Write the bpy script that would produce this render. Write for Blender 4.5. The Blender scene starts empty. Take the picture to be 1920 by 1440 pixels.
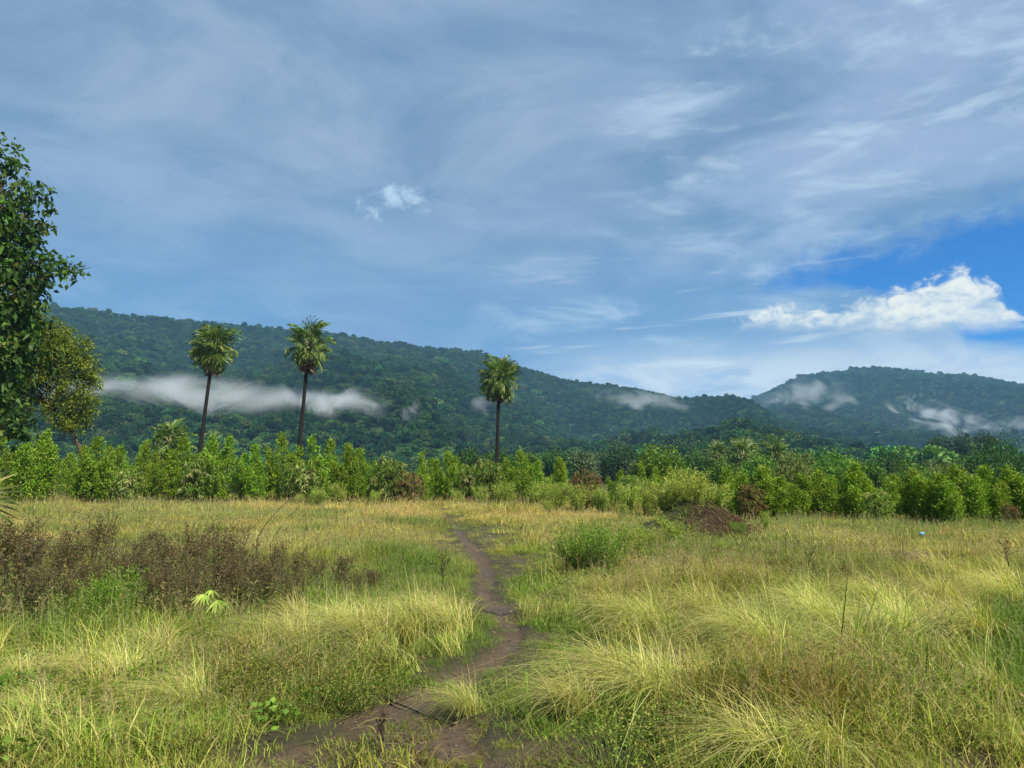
import bpy, math
import numpy as np
from mathutils import Vector, Matrix

R = math.radians
SC = bpy.context.scene
COL = SC.collection

# ------------------------------------------------------------------ camera
F, PITCH, CAMZ = 1442.0, R(7.0), 1.6
cam_d = bpy.data.cameras.new('camera')
cam_d.sensor_width = 36.0
cam_d.lens = 36.0 * F / 1920.0
cam_d.clip_start, cam_d.clip_end = 0.1, 20000
cam = bpy.data.objects.new('camera', cam_d)
cam.location = (0, 0, CAMZ)
cam.rotation_euler = (math.pi / 2 + PITCH, 0, 0)
COL.objects.link(cam)
SC.camera = cam

# ------------------------------------------------------------------ node helpers
class NT:
    """small expression builder over a node tree"""
    def __init__(s, tree): s.t = tree
    def new(s, kind, **kw):
        n = s.t.nodes.new(kind)
        for k, v in kw.items(): setattr(n, k, v)
        return n
    def put(s, sock, v):
        if v is None: return
        if isinstance(v, bpy.types.NodeSocket): s.t.links.new(v, sock)
        else: sock.default_value = v
    def m(s, op, a, b=None, c=None, clamp=False):
        n = s.new('ShaderNodeMath', operation=op, use_clamp=clamp)
        for i, v in enumerate((a, b, c)): s.put(n.inputs[i], v)
        return n.outputs[0]
    def add(s, a, b): return s.m('ADD', a, b)
    def sub(s, a, b): return s.m('SUBTRACT', a, b)
    def mul(s, a, b): return s.m('MULTIPLY', a, b)
    def div(s, a, b): return s.m('DIVIDE', a, b)
    def step(s, v, lo, hi):
        n = s.new('ShaderNodeMapRange', interpolation_type='SMOOTHSTEP')
        s.put(n.inputs['Value'], v); s.put(n.inputs['From Min'], lo); s.put(n.inputs['From Max'], hi)
        n.inputs['To Min'].default_value = 0; n.inputs['To Max'].default_value = 1
        return n.outputs['Result']
    def comb(s, x, y, z):
        n = s.new('ShaderNodeCombineXYZ')
        s.put(n.inputs[0], x); s.put(n.inputs[1], y); s.put(n.inputs[2], z)
        return n.outputs[0]
    def noise(s, vec, scale, detail=5.0, rough=0.55, dist=0.0):
        n = s.new('ShaderNodeTexNoise')
        if vec is not None: s.put(n.inputs['Vector'], vec)
        n.inputs['Scale'].default_value = scale; n.inputs['Detail'].default_value = detail
        n.inputs['Roughness'].default_value = rough; n.inputs['Distortion'].default_value = dist
        return n.outputs['Fac']
    def mix(s, f, a, b, blend='MIX'):
        n = s.new('ShaderNodeMix', data_type='RGBA', blend_type=blend)
        s.put(n.inputs['Factor'], f)
        for k, v in ((6, a), (7, b)):
            if isinstance(v, (tuple, list)) and len(v) == 3: v = (*v, 1.0)
            s.put(n.inputs[k], v)
        return n.outputs[2]
    def curve(s, v, pts):
        """float curve through (x, y) pairs, any ranges"""
        xs = [p[0] for p in pts]; ys = [p[1] for p in pts]
        x0, x1, y0, y1 = min(xs), max(xs), min(ys), max(ys)
        mr = s.new('ShaderNodeMapRange'); s.put(mr.inputs['Value'], v)
        mr.inputs['From Min'].default_value = x0; mr.inputs['From Max'].default_value = x1
        n = s.new('ShaderNodeFloatCurve'); s.put(n.inputs['Value'], mr.outputs['Result'])
        c = n.mapping.curves[0]
        q = [((x - x0) / (x1 - x0), (y - y0) / (y1 - y0)) for x, y in pts]
        c.points[0].location = q[0]; c.points[1].location = q[-1]
        for a in q[1:-1]: c.points.new(*a)
        n.mapping.update()
        return s.add(s.mul(n.outputs[0], y1 - y0), y0)

def pix_dir(px, py):
    v = (720 - py) / F
    return np.array([(px - 960) / F, math.cos(PITCH) - math.sin(PITCH) * v, math.sin(PITCH) + math.cos(PITCH) * v])
def pix_ae(px, py):
    """pixel of the photograph -> azimuth, elevation in degrees"""
    d = pix_dir(px, py)
    return math.degrees(math.atan2(d[0], d[1])), math.degrees(math.atan2(d[2], math.hypot(d[0], d[1])))

# ------------------------------------------------------------------ sky
SUN_AZ, SUN_EL = R(138.0), R(47.0)          # measured from the viewing direction, clockwise: to the right, a little behind
world = bpy.data.worlds.new('World'); SC.world = world
world.use_nodes = True
wt = world.node_tree; wt.nodes.clear()
W = NT(wt)
SKY_STRENGTH = 0.1
tc = W.new('ShaderNodeTexCoord')
sep = W.new('ShaderNodeSeparateXYZ'); W.put(sep.inputs[0], tc.outputs['Generated'])
dx, dy, dz = sep.outputs
az = W.mul(W.m('ARCTAN2', dx, dy), 180 / math.pi)
el = W.mul(W.m('ARCSINE', dz), 180 / math.pi)
up = W.m('MAXIMUM', dz, 0.0)
inv = W.div(1.0, W.add(up, 0.10))
plan = W.comb(W.mul(dx, inv), W.mul(dy, inv), 0.0)
ang = W.comb(W.mul(az, 0.045), W.mul(el, 0.16), 0.3)           # stretched along the horizon
ang2 = W.comb(W.mul(az, 0.09), W.mul(el, 0.13), 2.3)
n_big = W.noise(plan, 0.55, 3, 0.5, 0.6)
n_mid = W.noise(plan, 1.7, 5, 0.58, 0.5)
n_str = W.noise(ang, 2.6, 6, 0.6, 0.5)
n_fine = W.noise(ang2, 5.0, 6, 0.62, 0.35)
n_cum = W.noise(ang2, 8.0, 6, 0.6, 0.5)

sky = W.new('ShaderNodeTexSky', sky_type='NISHITA', sun_disc=False)
sky.sun_elevation = SUN_EL; sky.sun_rotation = SUN_AZ
sky.air_density = 1.0; sky.dust_density = 0.3; sky.ozone_density = 3.0
clear = W.mix(1.0, sky.outputs[0], (0.09, 0.50, 0.98), 'MULTIPLY')
def rad(c, k=0.82): return tuple(v * k / SKY_STRENGTH for v in c)           # cloud radiance as it reaches the eye

# the stratus sheet: greyer overhead, bluer towards the hills
sheet_hi = W.mix(W.step(n_mid, 0.34, 0.70), rad((0.148, 0.260, 0.420)), rad((0.298, 0.402, 0.550)))
sheet_lo = W.mix(W.step(n_str, 0.35, 0.72), rad((0.138, 0.290, 0.530)), rad((0.210, 0.372, 0.570)))
sheet = W.mix(W.step(W.add(el, W.mul(W.sub(n_big, 0.5), 14)), 9.0, 24.0), sheet_lo, sheet_hi)
sheet = W.mix(W.mul(W.step(n_big, 0.50, 0.68), 0.55), sheet, rad((0.245, 0.345, 0.545)))
east = W.step(az, -4.0, 20.0)
# thin lilac veil to the right
sheet = W.mix(W.mul(W.mul(east, W.step(el, 10.0, 18.0)), W.mul(W.step(n_mid, 0.38, 0.62), 0.6)), sheet, rad((0.290, 0.405, 0.600)))
# white breaks high right and one small one above the ridge
hole = W.mul(W.step(W.add(W.mul(n_str, 0.8), W.mul(n_mid, 0.7)), 0.74, 0.96), W.mul(east, W.mul(W.step(el, 15.0, 20.0), W.sub(1.0, W.step(el, 34.0, 46.0)))))
sheet = W.mix(W.mul(hole, 0.65), sheet, rad((0.52, 0.66, 0.78)))
a1, e1 = pix_ae(735, 372)
spot = W.m('SQRT', W.add(W.m('POWER', W.mul(W.sub(az, a1), 0.30), 2.0), W.m('POWER', W.mul(W.sub(el, e1), 0.62), 2.0)))
sheet = W.mix(W.mul(W.step(W.sub(n_fine, W.mul(spot, 0.22)), 0.30, 0.62), 0.9), sheet, rad((0.50, 0.66, 0.82)))
# horizontal streaks between the ridge and the blue opening
band = W.mul(W.mul(W.step(az, -6.0, 6.0), W.sub(1.0, W.step(el, 14.0, 19.0))), W.step(n_str, 0.50, 0.70))
sheet = W.mix(W.mul(band, 0.62), sheet, rad((0.46, 0.60, 0.76)))
low = W.mul(W.mul(W.step(az, -2.0, 9.0), W.sub(1.0, W.step(W.add(el, W.mul(W.sub(n_str, 0.5), 6.0)), 7.5, 11.0))), 0.9)
sheet = W.mix(low, sheet, W.mix(W.step(n_str, 0.40, 0.66), rad((0.370, 0.520, 0.710)), rad((0.68, 0.76, 0.82))))
streak = W.step(W.mul(W.noise(W.comb(W.mul(az, 0.03), W.mul(W.add(el, W.mul(az, -0.055)), 0.33), 5.0), 3.0, 4, 0.5, 0.3), 1.0), 0.58, 0.74)
sheet = W.mix(W.mul(W.mul(streak, W.step(az, -3.0, 4.0)), W.mul(W.sub(1.0, W.step(el, 15.0, 18.0)), 0.5)), sheet, rad((0.72, 0.80, 0.82)))
# blue opening, widening to the right and going on past the frame
P = [pix_ae(*p) for p in ((1380, 550), (1470, 505), (1600, 448), (1760, 405), (1920, 350))]
top = W.curve(az, [(-180, -5)] + [(P[0][0] - 8, P[0][1] - 1.5)] + P + [(70, 27), (110, 16), (140, -5), (180, -5)])
P = [pix_ae(*p) for p in ((1380, 560), (1490, 545), (1600, 556), (1760, 600), (1920, 660))]
bot = W.curve(az, [(-180, 10)] + [(P[0][0] - 8, P[0][1] + 1.0)] + P + [(70, 8), (110, 9), (140, 10), (180, 10)])
wob = W.add(W.mul(W.sub(n_fine, 0.5), 5.5), W.mul(W.sub(n_mid, 0.5), 3.0))
gap = W.mul(W.step(W.add(W.sub(top, el), wob), -1.2, 2.4), W.step(W.add(W.sub(el, bot), W.mul(W.sub(n_str, 0.5), 3.0)), -0.3, 0.9))
skyc = W.mix(gap, sheet, clear)
# lit cumulus standing in the opening
C = [pix_ae(*p) for p in ((1345, 625), (1380, 612), (1440, 580), (1520, 588), (1600, 560), (1680, 545), (1740, 530), (1800, 508), (1840, 512), (1870, 552), (1905, 580), (1935, 620))]
ctop = W.curve(az, [(-180, -20), (C[0][0] - 4, C[0][1] - 3)] + C + [(C[-1][0] + 4, C[-1][1] - 3), (180, -20)])
Bq = [pix_ae(*p) for p in ((1340, 622), (1480, 624), (1640, 622), (1920, 616))]
cbot = W.curve(az, [(-180, 9)] + Bq + [(180, 9)])
cw = W.add(W.mul(W.sub(n_cum, 0.5), 3.6), W.mul(W.sub(n_fine, 0.5), 1.5))
cum = W.mul(W.step(W.add(W.sub(ctop, el), cw), -0.25, 0.75), W.step(W.add(W.sub(el, cbot), W.mul(W.sub(n_str, 0.5), 1.6)), -0.35, 0.9))
shade = W.step(W.add(W.mul(n_cum, 0.6), W.add(W.mul(n_fine, 0.5), W.mul(W.sub(el, cbot), 0.022))), 0.44, 0.72)
cumc = W.mix(shade, rad((0.40, 0.53, 0.66)), rad((0.88, 0.89, 0.80)))
skyc = W.mix(W.mul(cum, 0.96), skyc, cumc)
bg = W.new('ShaderNodeBackground'); W.put(bg.inputs['Color'], skyc); bg.inputs['Strength'].default_value = SKY_STRENGTH
wo = W.new('ShaderNodeOutputWorld'); wt.links.new(bg.outputs[0], wo.inputs['Surface'])
world.cycles.sampling_method = 'NONE'

# ------------------------------------------------------------------ sun and exposure
sd = bpy.data.lights.new('sun', 'SUN'); sd.energy = 5.0; sd.angle = R(1.2); sd.color = (1.0, 0.93, 0.80)
sun = bpy.data.objects.new('sun', sd); COL.objects.link(sun)
sv = Vector((math.sin(SUN_AZ) * math.cos(SUN_EL), math.cos(SUN_AZ) * math.cos(SUN_EL), math.sin(SUN_EL)))
sun.rotation_euler = sv.to_track_quat('Z', 'Y').to_euler(); sun.location = sv * 50
vs = SC.view_settings
vs.view_transform = 'Standard'; vs.look = 'None'; vs.exposure = 0.5; vs.gamma = 1.0; vs.use_curve_mapping = False
SC.render.engine = 'CYCLES'
cy = SC.cycles
cy.max_bounces = 4; cy.diffuse_bounces = 2; cy.glossy_bounces = 2; cy.transmission_bounces = 3
cy.volume_bounces = 2; cy.transparent_max_bounces = 8
cy.use_adaptive_sampling = True; cy.adaptive_threshold = 0.015
cy.use_denoising = True
cy.volume_step_rate = 1.0; cy.volume_max_steps = 128
cy.caustics_reflective = False; cy.caustics_refractive = False

# ------------------------------------------------------------------ mesh helpers
def rng(seed): return np.random.default_rng(seed)
def unit(v): return v / np.maximum(np.linalg.norm(v, axis=-1, keepdims=True), 1e-9)

class MB:
    """collects quads / triangles with a colour per vertex, links them as one mesh"""
    def __init__(s): s.v, s.f, s.c, s.n, s.k = [], [], [], 0, []
    def quads(s, Q, C):                      # Q (N,4,3)  C (N,3) or (N,4,3)
        Q = np.asarray(Q, float); N = len(Q)
        if N == 0: return
        C = np.asarray(C, float)
        if C.ndim == 1: C = np.repeat(C[None], N, 0)
        if C.ndim == 2: C = np.repeat(C[:, None], 4, 1)
        s.v.append(Q.reshape(-1, 3)); s.c.append(C.reshape(-1, 3))
        s.f.append(np.arange(N * 4).reshape(-1, 4) + s.n); s.n += N * 4
    def grid(s, V, C):                       # V (N,k,2,3): N strips of k levels
        N, k = V.shape[:2]
        C = np.asarray(C, float)
        if C.ndim == 2: C = np.repeat(np.repeat(C[:, None, None], k, 1), 2, 2)
        s.v.append(V.reshape(-1, 3)); s.c.append(C.reshape(-1, 3))
        b = (np.arange(N) * k * 2)[:, None] + (np.arange(k - 1) * 2)[None]
        b = b.reshape(-1)
        s.f.append(np.stack([b, b + 1, b + 3, b + 2], 1) + s.n); s.n += N * k * 2
    def indexed(s, V, Fq, C):
        V = np.asarray(V, float); C = np.asarray(C, float)
        if C.ndim == 1: C = np.repeat(C[None], len(V), 0)
        s.v.append(V); s.c.append(C); s.f.append(np.asarray(Fq) + s.n); s.n += len(V)
    def tube(s, pts, rad, col, sides=7):
        pts = np.asarray(pts, float); n = len(pts)
        rad = np.broadcast_to(np.asarray(rad, float), (n,))
        t = np.gradient(pts, axis=0); t = unit(t)
        ref = np.where(np.abs(t[:, 2:3]) > 0.9, np.array([[1., 0, 0]]), np.array([[0., 0, 1]]))
        a = unit(np.cross(t, ref)); b = np.cross(t, a)
        th = np.linspace(0, 2 * math.pi, sides, endpoint=False)
        V = pts[:, None] + rad[:, None, None] * (np.cos(th)[None, :, None] * a[:, None] + np.sin(th)[None, :, None] * b[:, None])
        i = np.arange(n - 1)[:, None] * sides; j = np.arange(sides)[None]; j2 = (j + 1) % sides
        Fq = np.stack([i + j, i + j2, i + sides + j2, i + sides + j], -1).reshape(-1, 4)
        s.indexed(V.reshape(-1, 3), Fq, col)
    def mesh(s, name, mat, smooth=False):
        me = bpy.data.meshes.new(name)
        V = np.concatenate(s.v); Fq = np.concatenate(s.f); C = np.concatenate(s.c)
        me.vertices.add(len(V)); me.vertices.foreach_set('co', V.astype(np.float32).ravel())
        me.loops.add(Fq.size); me.polygons.add(len(Fq))
        me.loops.foreach_set('vertex_index', Fq.astype(np.int32).ravel())
        me.polygons.foreach_set('loop_start', (np.arange(len(Fq)) * 4).astype(np.int32))
        me.update(calc_edges=True)
        a = me.attributes.new('col', 'FLOAT_COLOR', 'POINT')
        a.data.foreach_set('color', np.concatenate([C, np.ones((len(C), 1))], 1).astype(np.float32).ravel())
        if smooth: me.polygons.foreach_set('use_smooth', np.ones(len(Fq), bool))
        if mat: me.materials.append(mat)
        return me

def leaves(mb, P, D, L, Wd, C, g, fold=0.25, droop=0.0):
    """rhombic leaves at P pointing along D"""
    N = len(P); D = unit(D)
    L = np.broadcast_to(L, (N,))[:, None]; Wd = np.broadcast_to(Wd, (N,))[:, None]
    S = unit(np.cross(D, g.normal(size=(N, 3)))); Nn = np.cross(S, D)
    mid = P + D * L * 0.45 + Nn * L * fold * 0.35
    tip = P + D * L; tip[:, 2] -= (droop * L)[:, 0]
    mb.quads(np.stack([P, mid + S * Wd * 0.5, tip, mid - S * Wd * 0.5], 1), C)

def blades(mb, B, azim, h, lean, w, C, k=4, curl=1.0):
    """grass blades: base B, bend towards azim"""
    N = len(B); t = np.linspace(0, 1, k)[None, :]
    h = np.broadcast_to(h, (N,))[:, None]; lean = np.broadcast_to(lean, (N,))[:, None]; w = np.broadcast_to(w, (N,))[:, None]
    lat = np.stack([np.cos(azim), np.sin(azim), np.zeros(N)], 1)
    side = np.stack([-np.sin(azim), np.cos(azim), np.zeros(N)], 1)
    hor = h * lean * (0.25 * t + 0.75 * t ** 2)
    ver = h * (t - curl * 0.55 * np.minimum(lean, 1.4) * t ** 3)
    cen = B[:, None] + lat[:, None] * hor[..., None]
    cen[..., 2] += ver
    ww = (w * (1 - 0.92 * t ** 1.6))[..., None] * 0.5
    V = np.stack([cen - side[:, None] * ww, cen + side[:, None] * ww], 2)
    mb.grid(V, C)

def jit(c, n, g, v=0.18, hue=0.08):
    c = np.asarray(c, float)
    if c.ndim == 1: c = np.repeat(c[None], n, 0)
    return np.clip(c * (1 + g.normal(0, v, (n, 1))) * (1 + g.normal(0, hue, (n, 3))), 0.004, 0.9)

def pal(cols, wts, n, g, v=0.16, hue=0.06):
    cols = np.asarray(cols, float); w = np.asarray(wts, float)
    return jit(cols[g.choice(len(cols), n, p=w / w.sum())], n, g, v, hue)

# ------------------------------------------------------------------ noise
class VN:
    def __init__(s, seed): s.t = rng(seed).random((257, 257))
    def __call__(s, x, y):
        xi = np.floor(x).astype(int); yi = np.floor(y).astype(int)
        fx = x - xi; fy = y - yi
        fx = fx * fx * (3 - 2 * fx); fy = fy * fy * (3 - 2 * fy)
        a = xi % 256; b = yi % 256; t = s.t
        a2 = (a + 1) % 256; b2 = (b + 1) % 256
        return (t[a, b] * (1 - fx) + t[a2, b] * fx) * (1 - fy) + (t[a, b2] * (1 - fx) + t[a2, b2] * fx) * fy
    def fbm(s, x, y, o=4, g=0.5):
        r = np.zeros(np.broadcast(x, y).shape); a = 1; tot = 0
        for i in range(o):
            r = r + a * s(x * 2 ** i + 17.3 * i, y * 2 ** i + 9.1 * i); tot += a; a *= g
        return r / tot
VNA, VNB, VNC = VN(1), VN(2), VN(3)

# ------------------------------------------------------------------ materials
def leaf_mat(name, trans=0.30, rough=0.55, spec=0.25, inst=False, grain=0.0):
    m = bpy.data.materials.new(name); m.use_nodes = True
    t = m.node_tree; t.nodes.clear(); K = NT(t)
    a = K.new('ShaderNodeAttribute', attribute_name='col')
    c = a.outputs['Color']
    if inst:
        b = K.new('ShaderNodeAttribute', attribute_name='tint'); b.attribute_type = 'INSTANCER'
        c = K.mix(1.0, c, b.outputs['Color'], 'MULTIPLY')
    else:
        oi = K.new('ShaderNodeObjectInfo')
        hs = K.new('ShaderNodeHueSaturation')
        K.put(hs.inputs['Color'], c)
        K.put(hs.inputs['Value'], K.add(0.86, K.mul(oi.outputs['Random'], 0.28)))
        K.put(hs.inputs['Hue'], K.add(0.490, K.mul(oi.outputs['Random'], 0.02)))
        c = hs.outputs['Color']
    if grain > 0:
        tc = K.new('ShaderNodeTexCoord')
        c = K.mix(K.mul(K.step(K.noise(tc.outputs['Object'], grain, 3), 0.35, 0.7), 0.35), c, (0.02, 0.03, 0.012))
    p = K.new('ShaderNodeBsdfPrincipled')
    K.put(p.inputs['Base Color'], c); p.inputs['Roughness'].default_value = rough
    p.inputs['Specular IOR Level'].default_value = spec
    o = K.new('ShaderNodeOutputMaterial')
    tr = K.new('ShaderNodeBsdfTranslucent'); K.put(tr.inputs['Color'], K.mix(1.0, c, (1.15, 1.25, 0.55), 'MULTIPLY'))
    mx = K.new('ShaderNodeMixShader'); mx.inputs[0].default_value = trans
    t.links.new(p.outputs[0], mx.inputs[1]); t.links.new(tr.outputs[0], mx.inputs[2])
    t.links.new(mx.outputs[0], o.inputs['Surface'])
    return m

def solid_mat(name, color, rough=0.8, spec=0.2, n_scale=12.0, dark=0.45, bump=0.3, attr=False, stretch=(1, 1, 1)):
    m = bpy.data.materials.new(name); m.use_nodes = True
    t = m.node_tree; t.nodes.clear(); K = NT(t)
    tc = K.new('ShaderNodeTexCoord')
    mp = K.new('ShaderNodeMapping'); mp.inputs['Scale'].default_value = stretch
    t.links.new(tc.outputs['Object'], mp.inputs['Vector'])
    n = K.noise(mp.outputs[0], n_scale, 6, 0.6)
    base = (*color, 1)
    if attr: base = K.new('ShaderNodeAttribute', attribute_name='col').outputs['Color']
    c = K.mix(K.step(n, 0.3, 0.7), K.mix(1.0, base, (dark, dark, dark), 'MULTIPLY'), base)
    p = K.new('ShaderNodeBsdfPrincipled')
    K.put(p.inputs['Base Color'], c); p.inputs['Roughness'].default_value = rough; p.inputs['Specular IOR Level'].default_value = spec
    if bump:
        bp = K.new('ShaderNodeBump'); bp.inputs['Strength'].default_value = bump; bp.inputs['Distance'].default_value = 0.03
        t.links.new(n, bp.inputs['Height']); t.links.new(bp.outputs[0], p.inputs['Normal'])
    o = K.new('ShaderNodeOutputMaterial'); t.links.new(p.outputs[0], o.inputs['Surface'])
    return m

M_LEAF = leaf_mat('leaf', 0.32)
M_PALM = leaf_mat('palm_leaf', 0.20, 0.45, 0.4)
M_GRASS = leaf_mat('grass_blade', 0.26, 0.65, 0.08, inst=True)
M_GRASS1 = leaf_mat('tussock_blade', 0.26, 0.65, 0.08)
M_FOREST = leaf_mat('forest_leaf', 0.18, 0.7, 0.1, inst=True)
M_DRY = leaf_mat('dry_weed', 0.15, 0.8, 0.1)
M_BARK = solid_mat('bark', (0.10, 0.085, 0.065), 0.9, 0.1, 9, 0.45, 0.6, attr=True, stretch=(1, 1, 0.25))
M_PALMBARK = solid_mat('palm_bark', (0.035, 0.028, 0.024), 0.9, 0.1, 5, 0.5, 0.6, attr=True, stretch=(0.5, 0.5, 3.0))

# ------------------------------------------------------------------ scene-object helpers
def link(name, data, parent=None, loc=None):
    o = bpy.data.objects.new(name, data); COL.objects.link(o)
    if parent: o.parent = parent
    if loc is not None: o.location = loc
    return o
def tag(o, label, cat, group=None, kind=None):
    if label: o['label'] = label
    if cat: o['category'] = cat
    if group: o['group'] = group
    if kind: o['kind'] = kind
    return o
def thing(name, label, cat, loc, group=None, rz=0.0, s=1.0):
    o = link(name, None, None, loc); o.empty_display_size = 0.3
    o.rotation_euler = (0, 0, rz); o.scale = (s, s, s) if np.isscalar(s) else s
    return tag(o, label, cat, group)

def scatter(name, label, cat, P, idx, rot, scl, tint, meshes):
    """one 'stuff' object: clumps instanced on the points P"""
    cl = bpy.data.collections.new(name + '_kinds')
    for i, me in enumerate(meshes):
        cl.objects.link(bpy.data.objects.new('%s_kind_%02d' % (name, i), me))
    me = bpy.data.meshes.new(name)
    n = len(P)
    me.vertices.add(n); me.vertices.foreach_set('co', np.asarray(P, np.float32).ravel())
    def at(nm, ty, key, arr):
        a = me.attributes.new(nm, ty, 'POINT'); a.data.foreach_set(key, np.ascontiguousarray(arr).ravel())
    at('idx', 'INT', 'value', np.asarray(idx, np.int32))
    at('rot', 'FLOAT_VECTOR', 'vector', np.asarray(rot, np.float32))
    at('scl', 'FLOAT_VECTOR', 'vector', np.asarray(scl, np.float32))
    at('tint', 'FLOAT_COLOR', 'color', np.concatenate([tint, np.ones((n, 1))], 1).astype(np.float32))
    me.update()
    o = link(name, me); tag(o, label, cat, None, 'stuff')
    ng = bpy.data.node_groups.new(name + '_nodes', 'GeometryNodeTree')
    ng.interface.new_socket('Geometry', in_out='INPUT', socket_type='NodeSocketGeometry')
    ng.interface.new_socket('Geometry', in_out='OUTPUT', socket_type='NodeSocketGeometry')
    N = ng.nodes.new; gi = N('NodeGroupInput'); go = N('NodeGroupOutput')
    ci = N('GeometryNodeCollectionInfo'); ci.inputs['Collection'].default_value = cl
    ci.inputs['Separate Children'].default_value = True; ci.inputs['Reset Children'].default_value = True
    ip = N('GeometryNodeInstanceOnPoints'); ip.inputs['Pick Instance'].default_value = True
    def na(nm, ty):
        q = N('GeometryNodeInputNamedAttribute'); q.data_type = ty; q.inputs['Name'].default_value = nm
        return q.outputs['Attribute']
    L = ng.links.new
    L(gi.outputs[0], ip.inputs['Points']); L(ci.outputs[0], ip.inputs['Instance'])
    L(na('idx', 'INT'), ip.inputs['Instance Index'])
    er = N('FunctionNodeEulerToRotation'); L(na('rot', 'FLOAT_VECTOR'), er.inputs[0]); L(er.outputs[0], ip.inputs['Rotation'])
    L(na('scl', 'FLOAT_VECTOR'), ip.inputs['Scale']); L(ip.outputs[0], go.inputs[0])
    md = o.modifiers.new('scatter', 'NODES'); md.node_group = ng
    return o

# ------------------------------------------------------------------ ground layout
def gpt(px, py):
    d = pix_dir(px, py); t = CAMZ / -d[2]
    return d[0] * t, d[1] * t
def proj(x, y, z=0.0):
    zz = z - CAMZ
    dep = y * math.cos(PITCH) + zz * math.sin(PITCH)
    v = (-y * math.sin(PITCH) + zz * math.cos(PITCH))
    dep = np.maximum(dep, 0.05)
    return 960 + F * x / dep, 720 - F * v / dep
def at(px, d, py=None):
    """ground position at depth d under photo column px; with py the height of that pixel too"""
    dd = pix_dir(px, 897.0 if py is None else py); t = d / dd[1]
    return (dd[0] * t, d) if py is None else (dd[0] * t, d, CAMZ + dd[2] * t)

PE = [(1600, 380, 1000), (1440, 470, 950), (1400, 530, 925), (1370, 585, 890), (1340, 645, 850), (1310, 705, 845), (1285, 745, 885), (1262, 810, 930),
      (1240, 895, 962), (1210, 942, 990), (1177, 930, 988), (1143, 908, 962), (1110, 893, 930), (1077, 896, 932), (1047, 886, 922),
      (1020, 868, 892), (1000, 858, 876), (970, 835, 845), (955, 828, 832)]
PE = np.array([(*gpt(l, p), gpt(r, p)[0]) for p, l, r in PE]); PE = PE[np.argsort(PE[:, 1])]
def path_edges(y):
    l, r = np.interp(y, PE[:, 1], PE[:, 0]), np.interp(y, PE[:, 1], PE[:, 2]); k = 0.5 * (r - l) * np.interp(y, [6.0, 6.8, 40], [0.0, 0.16, 0.16])
    return l + k, r - k
SPOTS = [(1235, 1243, 75, 20, 1), (1105, 1168, 22, 26, .9), (905, 990, 10, 6, .6), (920, 1010, 12, 7, .6), (975, 1048, 11, 8, .6), (1012, 1092, 13, 9, .65), (1058, 1135, 15, 11, .7), (1700, 1062, 75, 11, 1), (1780, 1078, 60, 9, .8),
         (520, 1425, 100, 22, 1), (1830, 1425, 70, 22, .9), (1275, 1352, 70, 10, .7), (1340, 985, 60, 16, .8), (1040, 1420, 90, 22, .7)]
def bare(x, y):
    l, r = path_edges(y)
    w = np.maximum(r - l, 0.05)
    wob = (VNA.fbm(x * 2.3, y * 2.3, 3) - 0.5) * np.minimum(w, 0.6) * 1.3 + (VNC.fbm(x * 9, y * 9, 2) - 0.5) * 0.22
    wob = wob * np.interp(y, [6, 9], [1.0, 0.45])
    dpt = np.minimum(x - l, r - x) + wob
    b = np.clip(dpt / 0.07 + 0.5, 0, 1) * (y > 2.0) * (y < 46)
    # scattered tufts in the trampled foreground
    px, py = proj(x, y)
    for cx, cy2, rx, ry, s in SPOTS:
        q = ((px - cx) / rx) ** 2 + ((py - cy2) / ry) ** 2 + (VNB.fbm(x * 3, y * 3, 3) - 0.5) * 1.6
        b = np.maximum(b, s * np.clip(1.5 - q, 0, 1) * (y > 2) * (y < 45))
    return b
MX, MY = gpt(1305, 1012)
def gz(x, y):
    r = np.hypot(x, y)
    z = (VNA.fbm(x * 0.35, y * 0.35, 3) - 0.5) * 0.16 * np.clip(r / 6, 0, 1) * np.clip((60 - r) / 30, 0, 1)
    z = z + (VNB.fbm(x * 1.6, y * 1.6, 3) - 0.5) * 0.07 * np.clip((40 - r) / 20, 0, 1)
    z = z - 0.05 * bare(x, y)
    z = z + 0.95 * np.exp(-(((x - MX) / 1.25) ** 2 + ((y - MY - 0.4) / 1.1) ** 2)) * (0.8 + 0.4 * VNC.fbm(x * 2, y * 2, 3))
    l, rr = path_edges(y)
    sh = np.clip((x - rr - 1.2) / 1.5, 0, 1) * np.clip((y - 4) / 4, 0, 1) * np.clip((24 - y) / 8, 0, 1)
    z = z + 0.10 * sh
    return z

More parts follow.
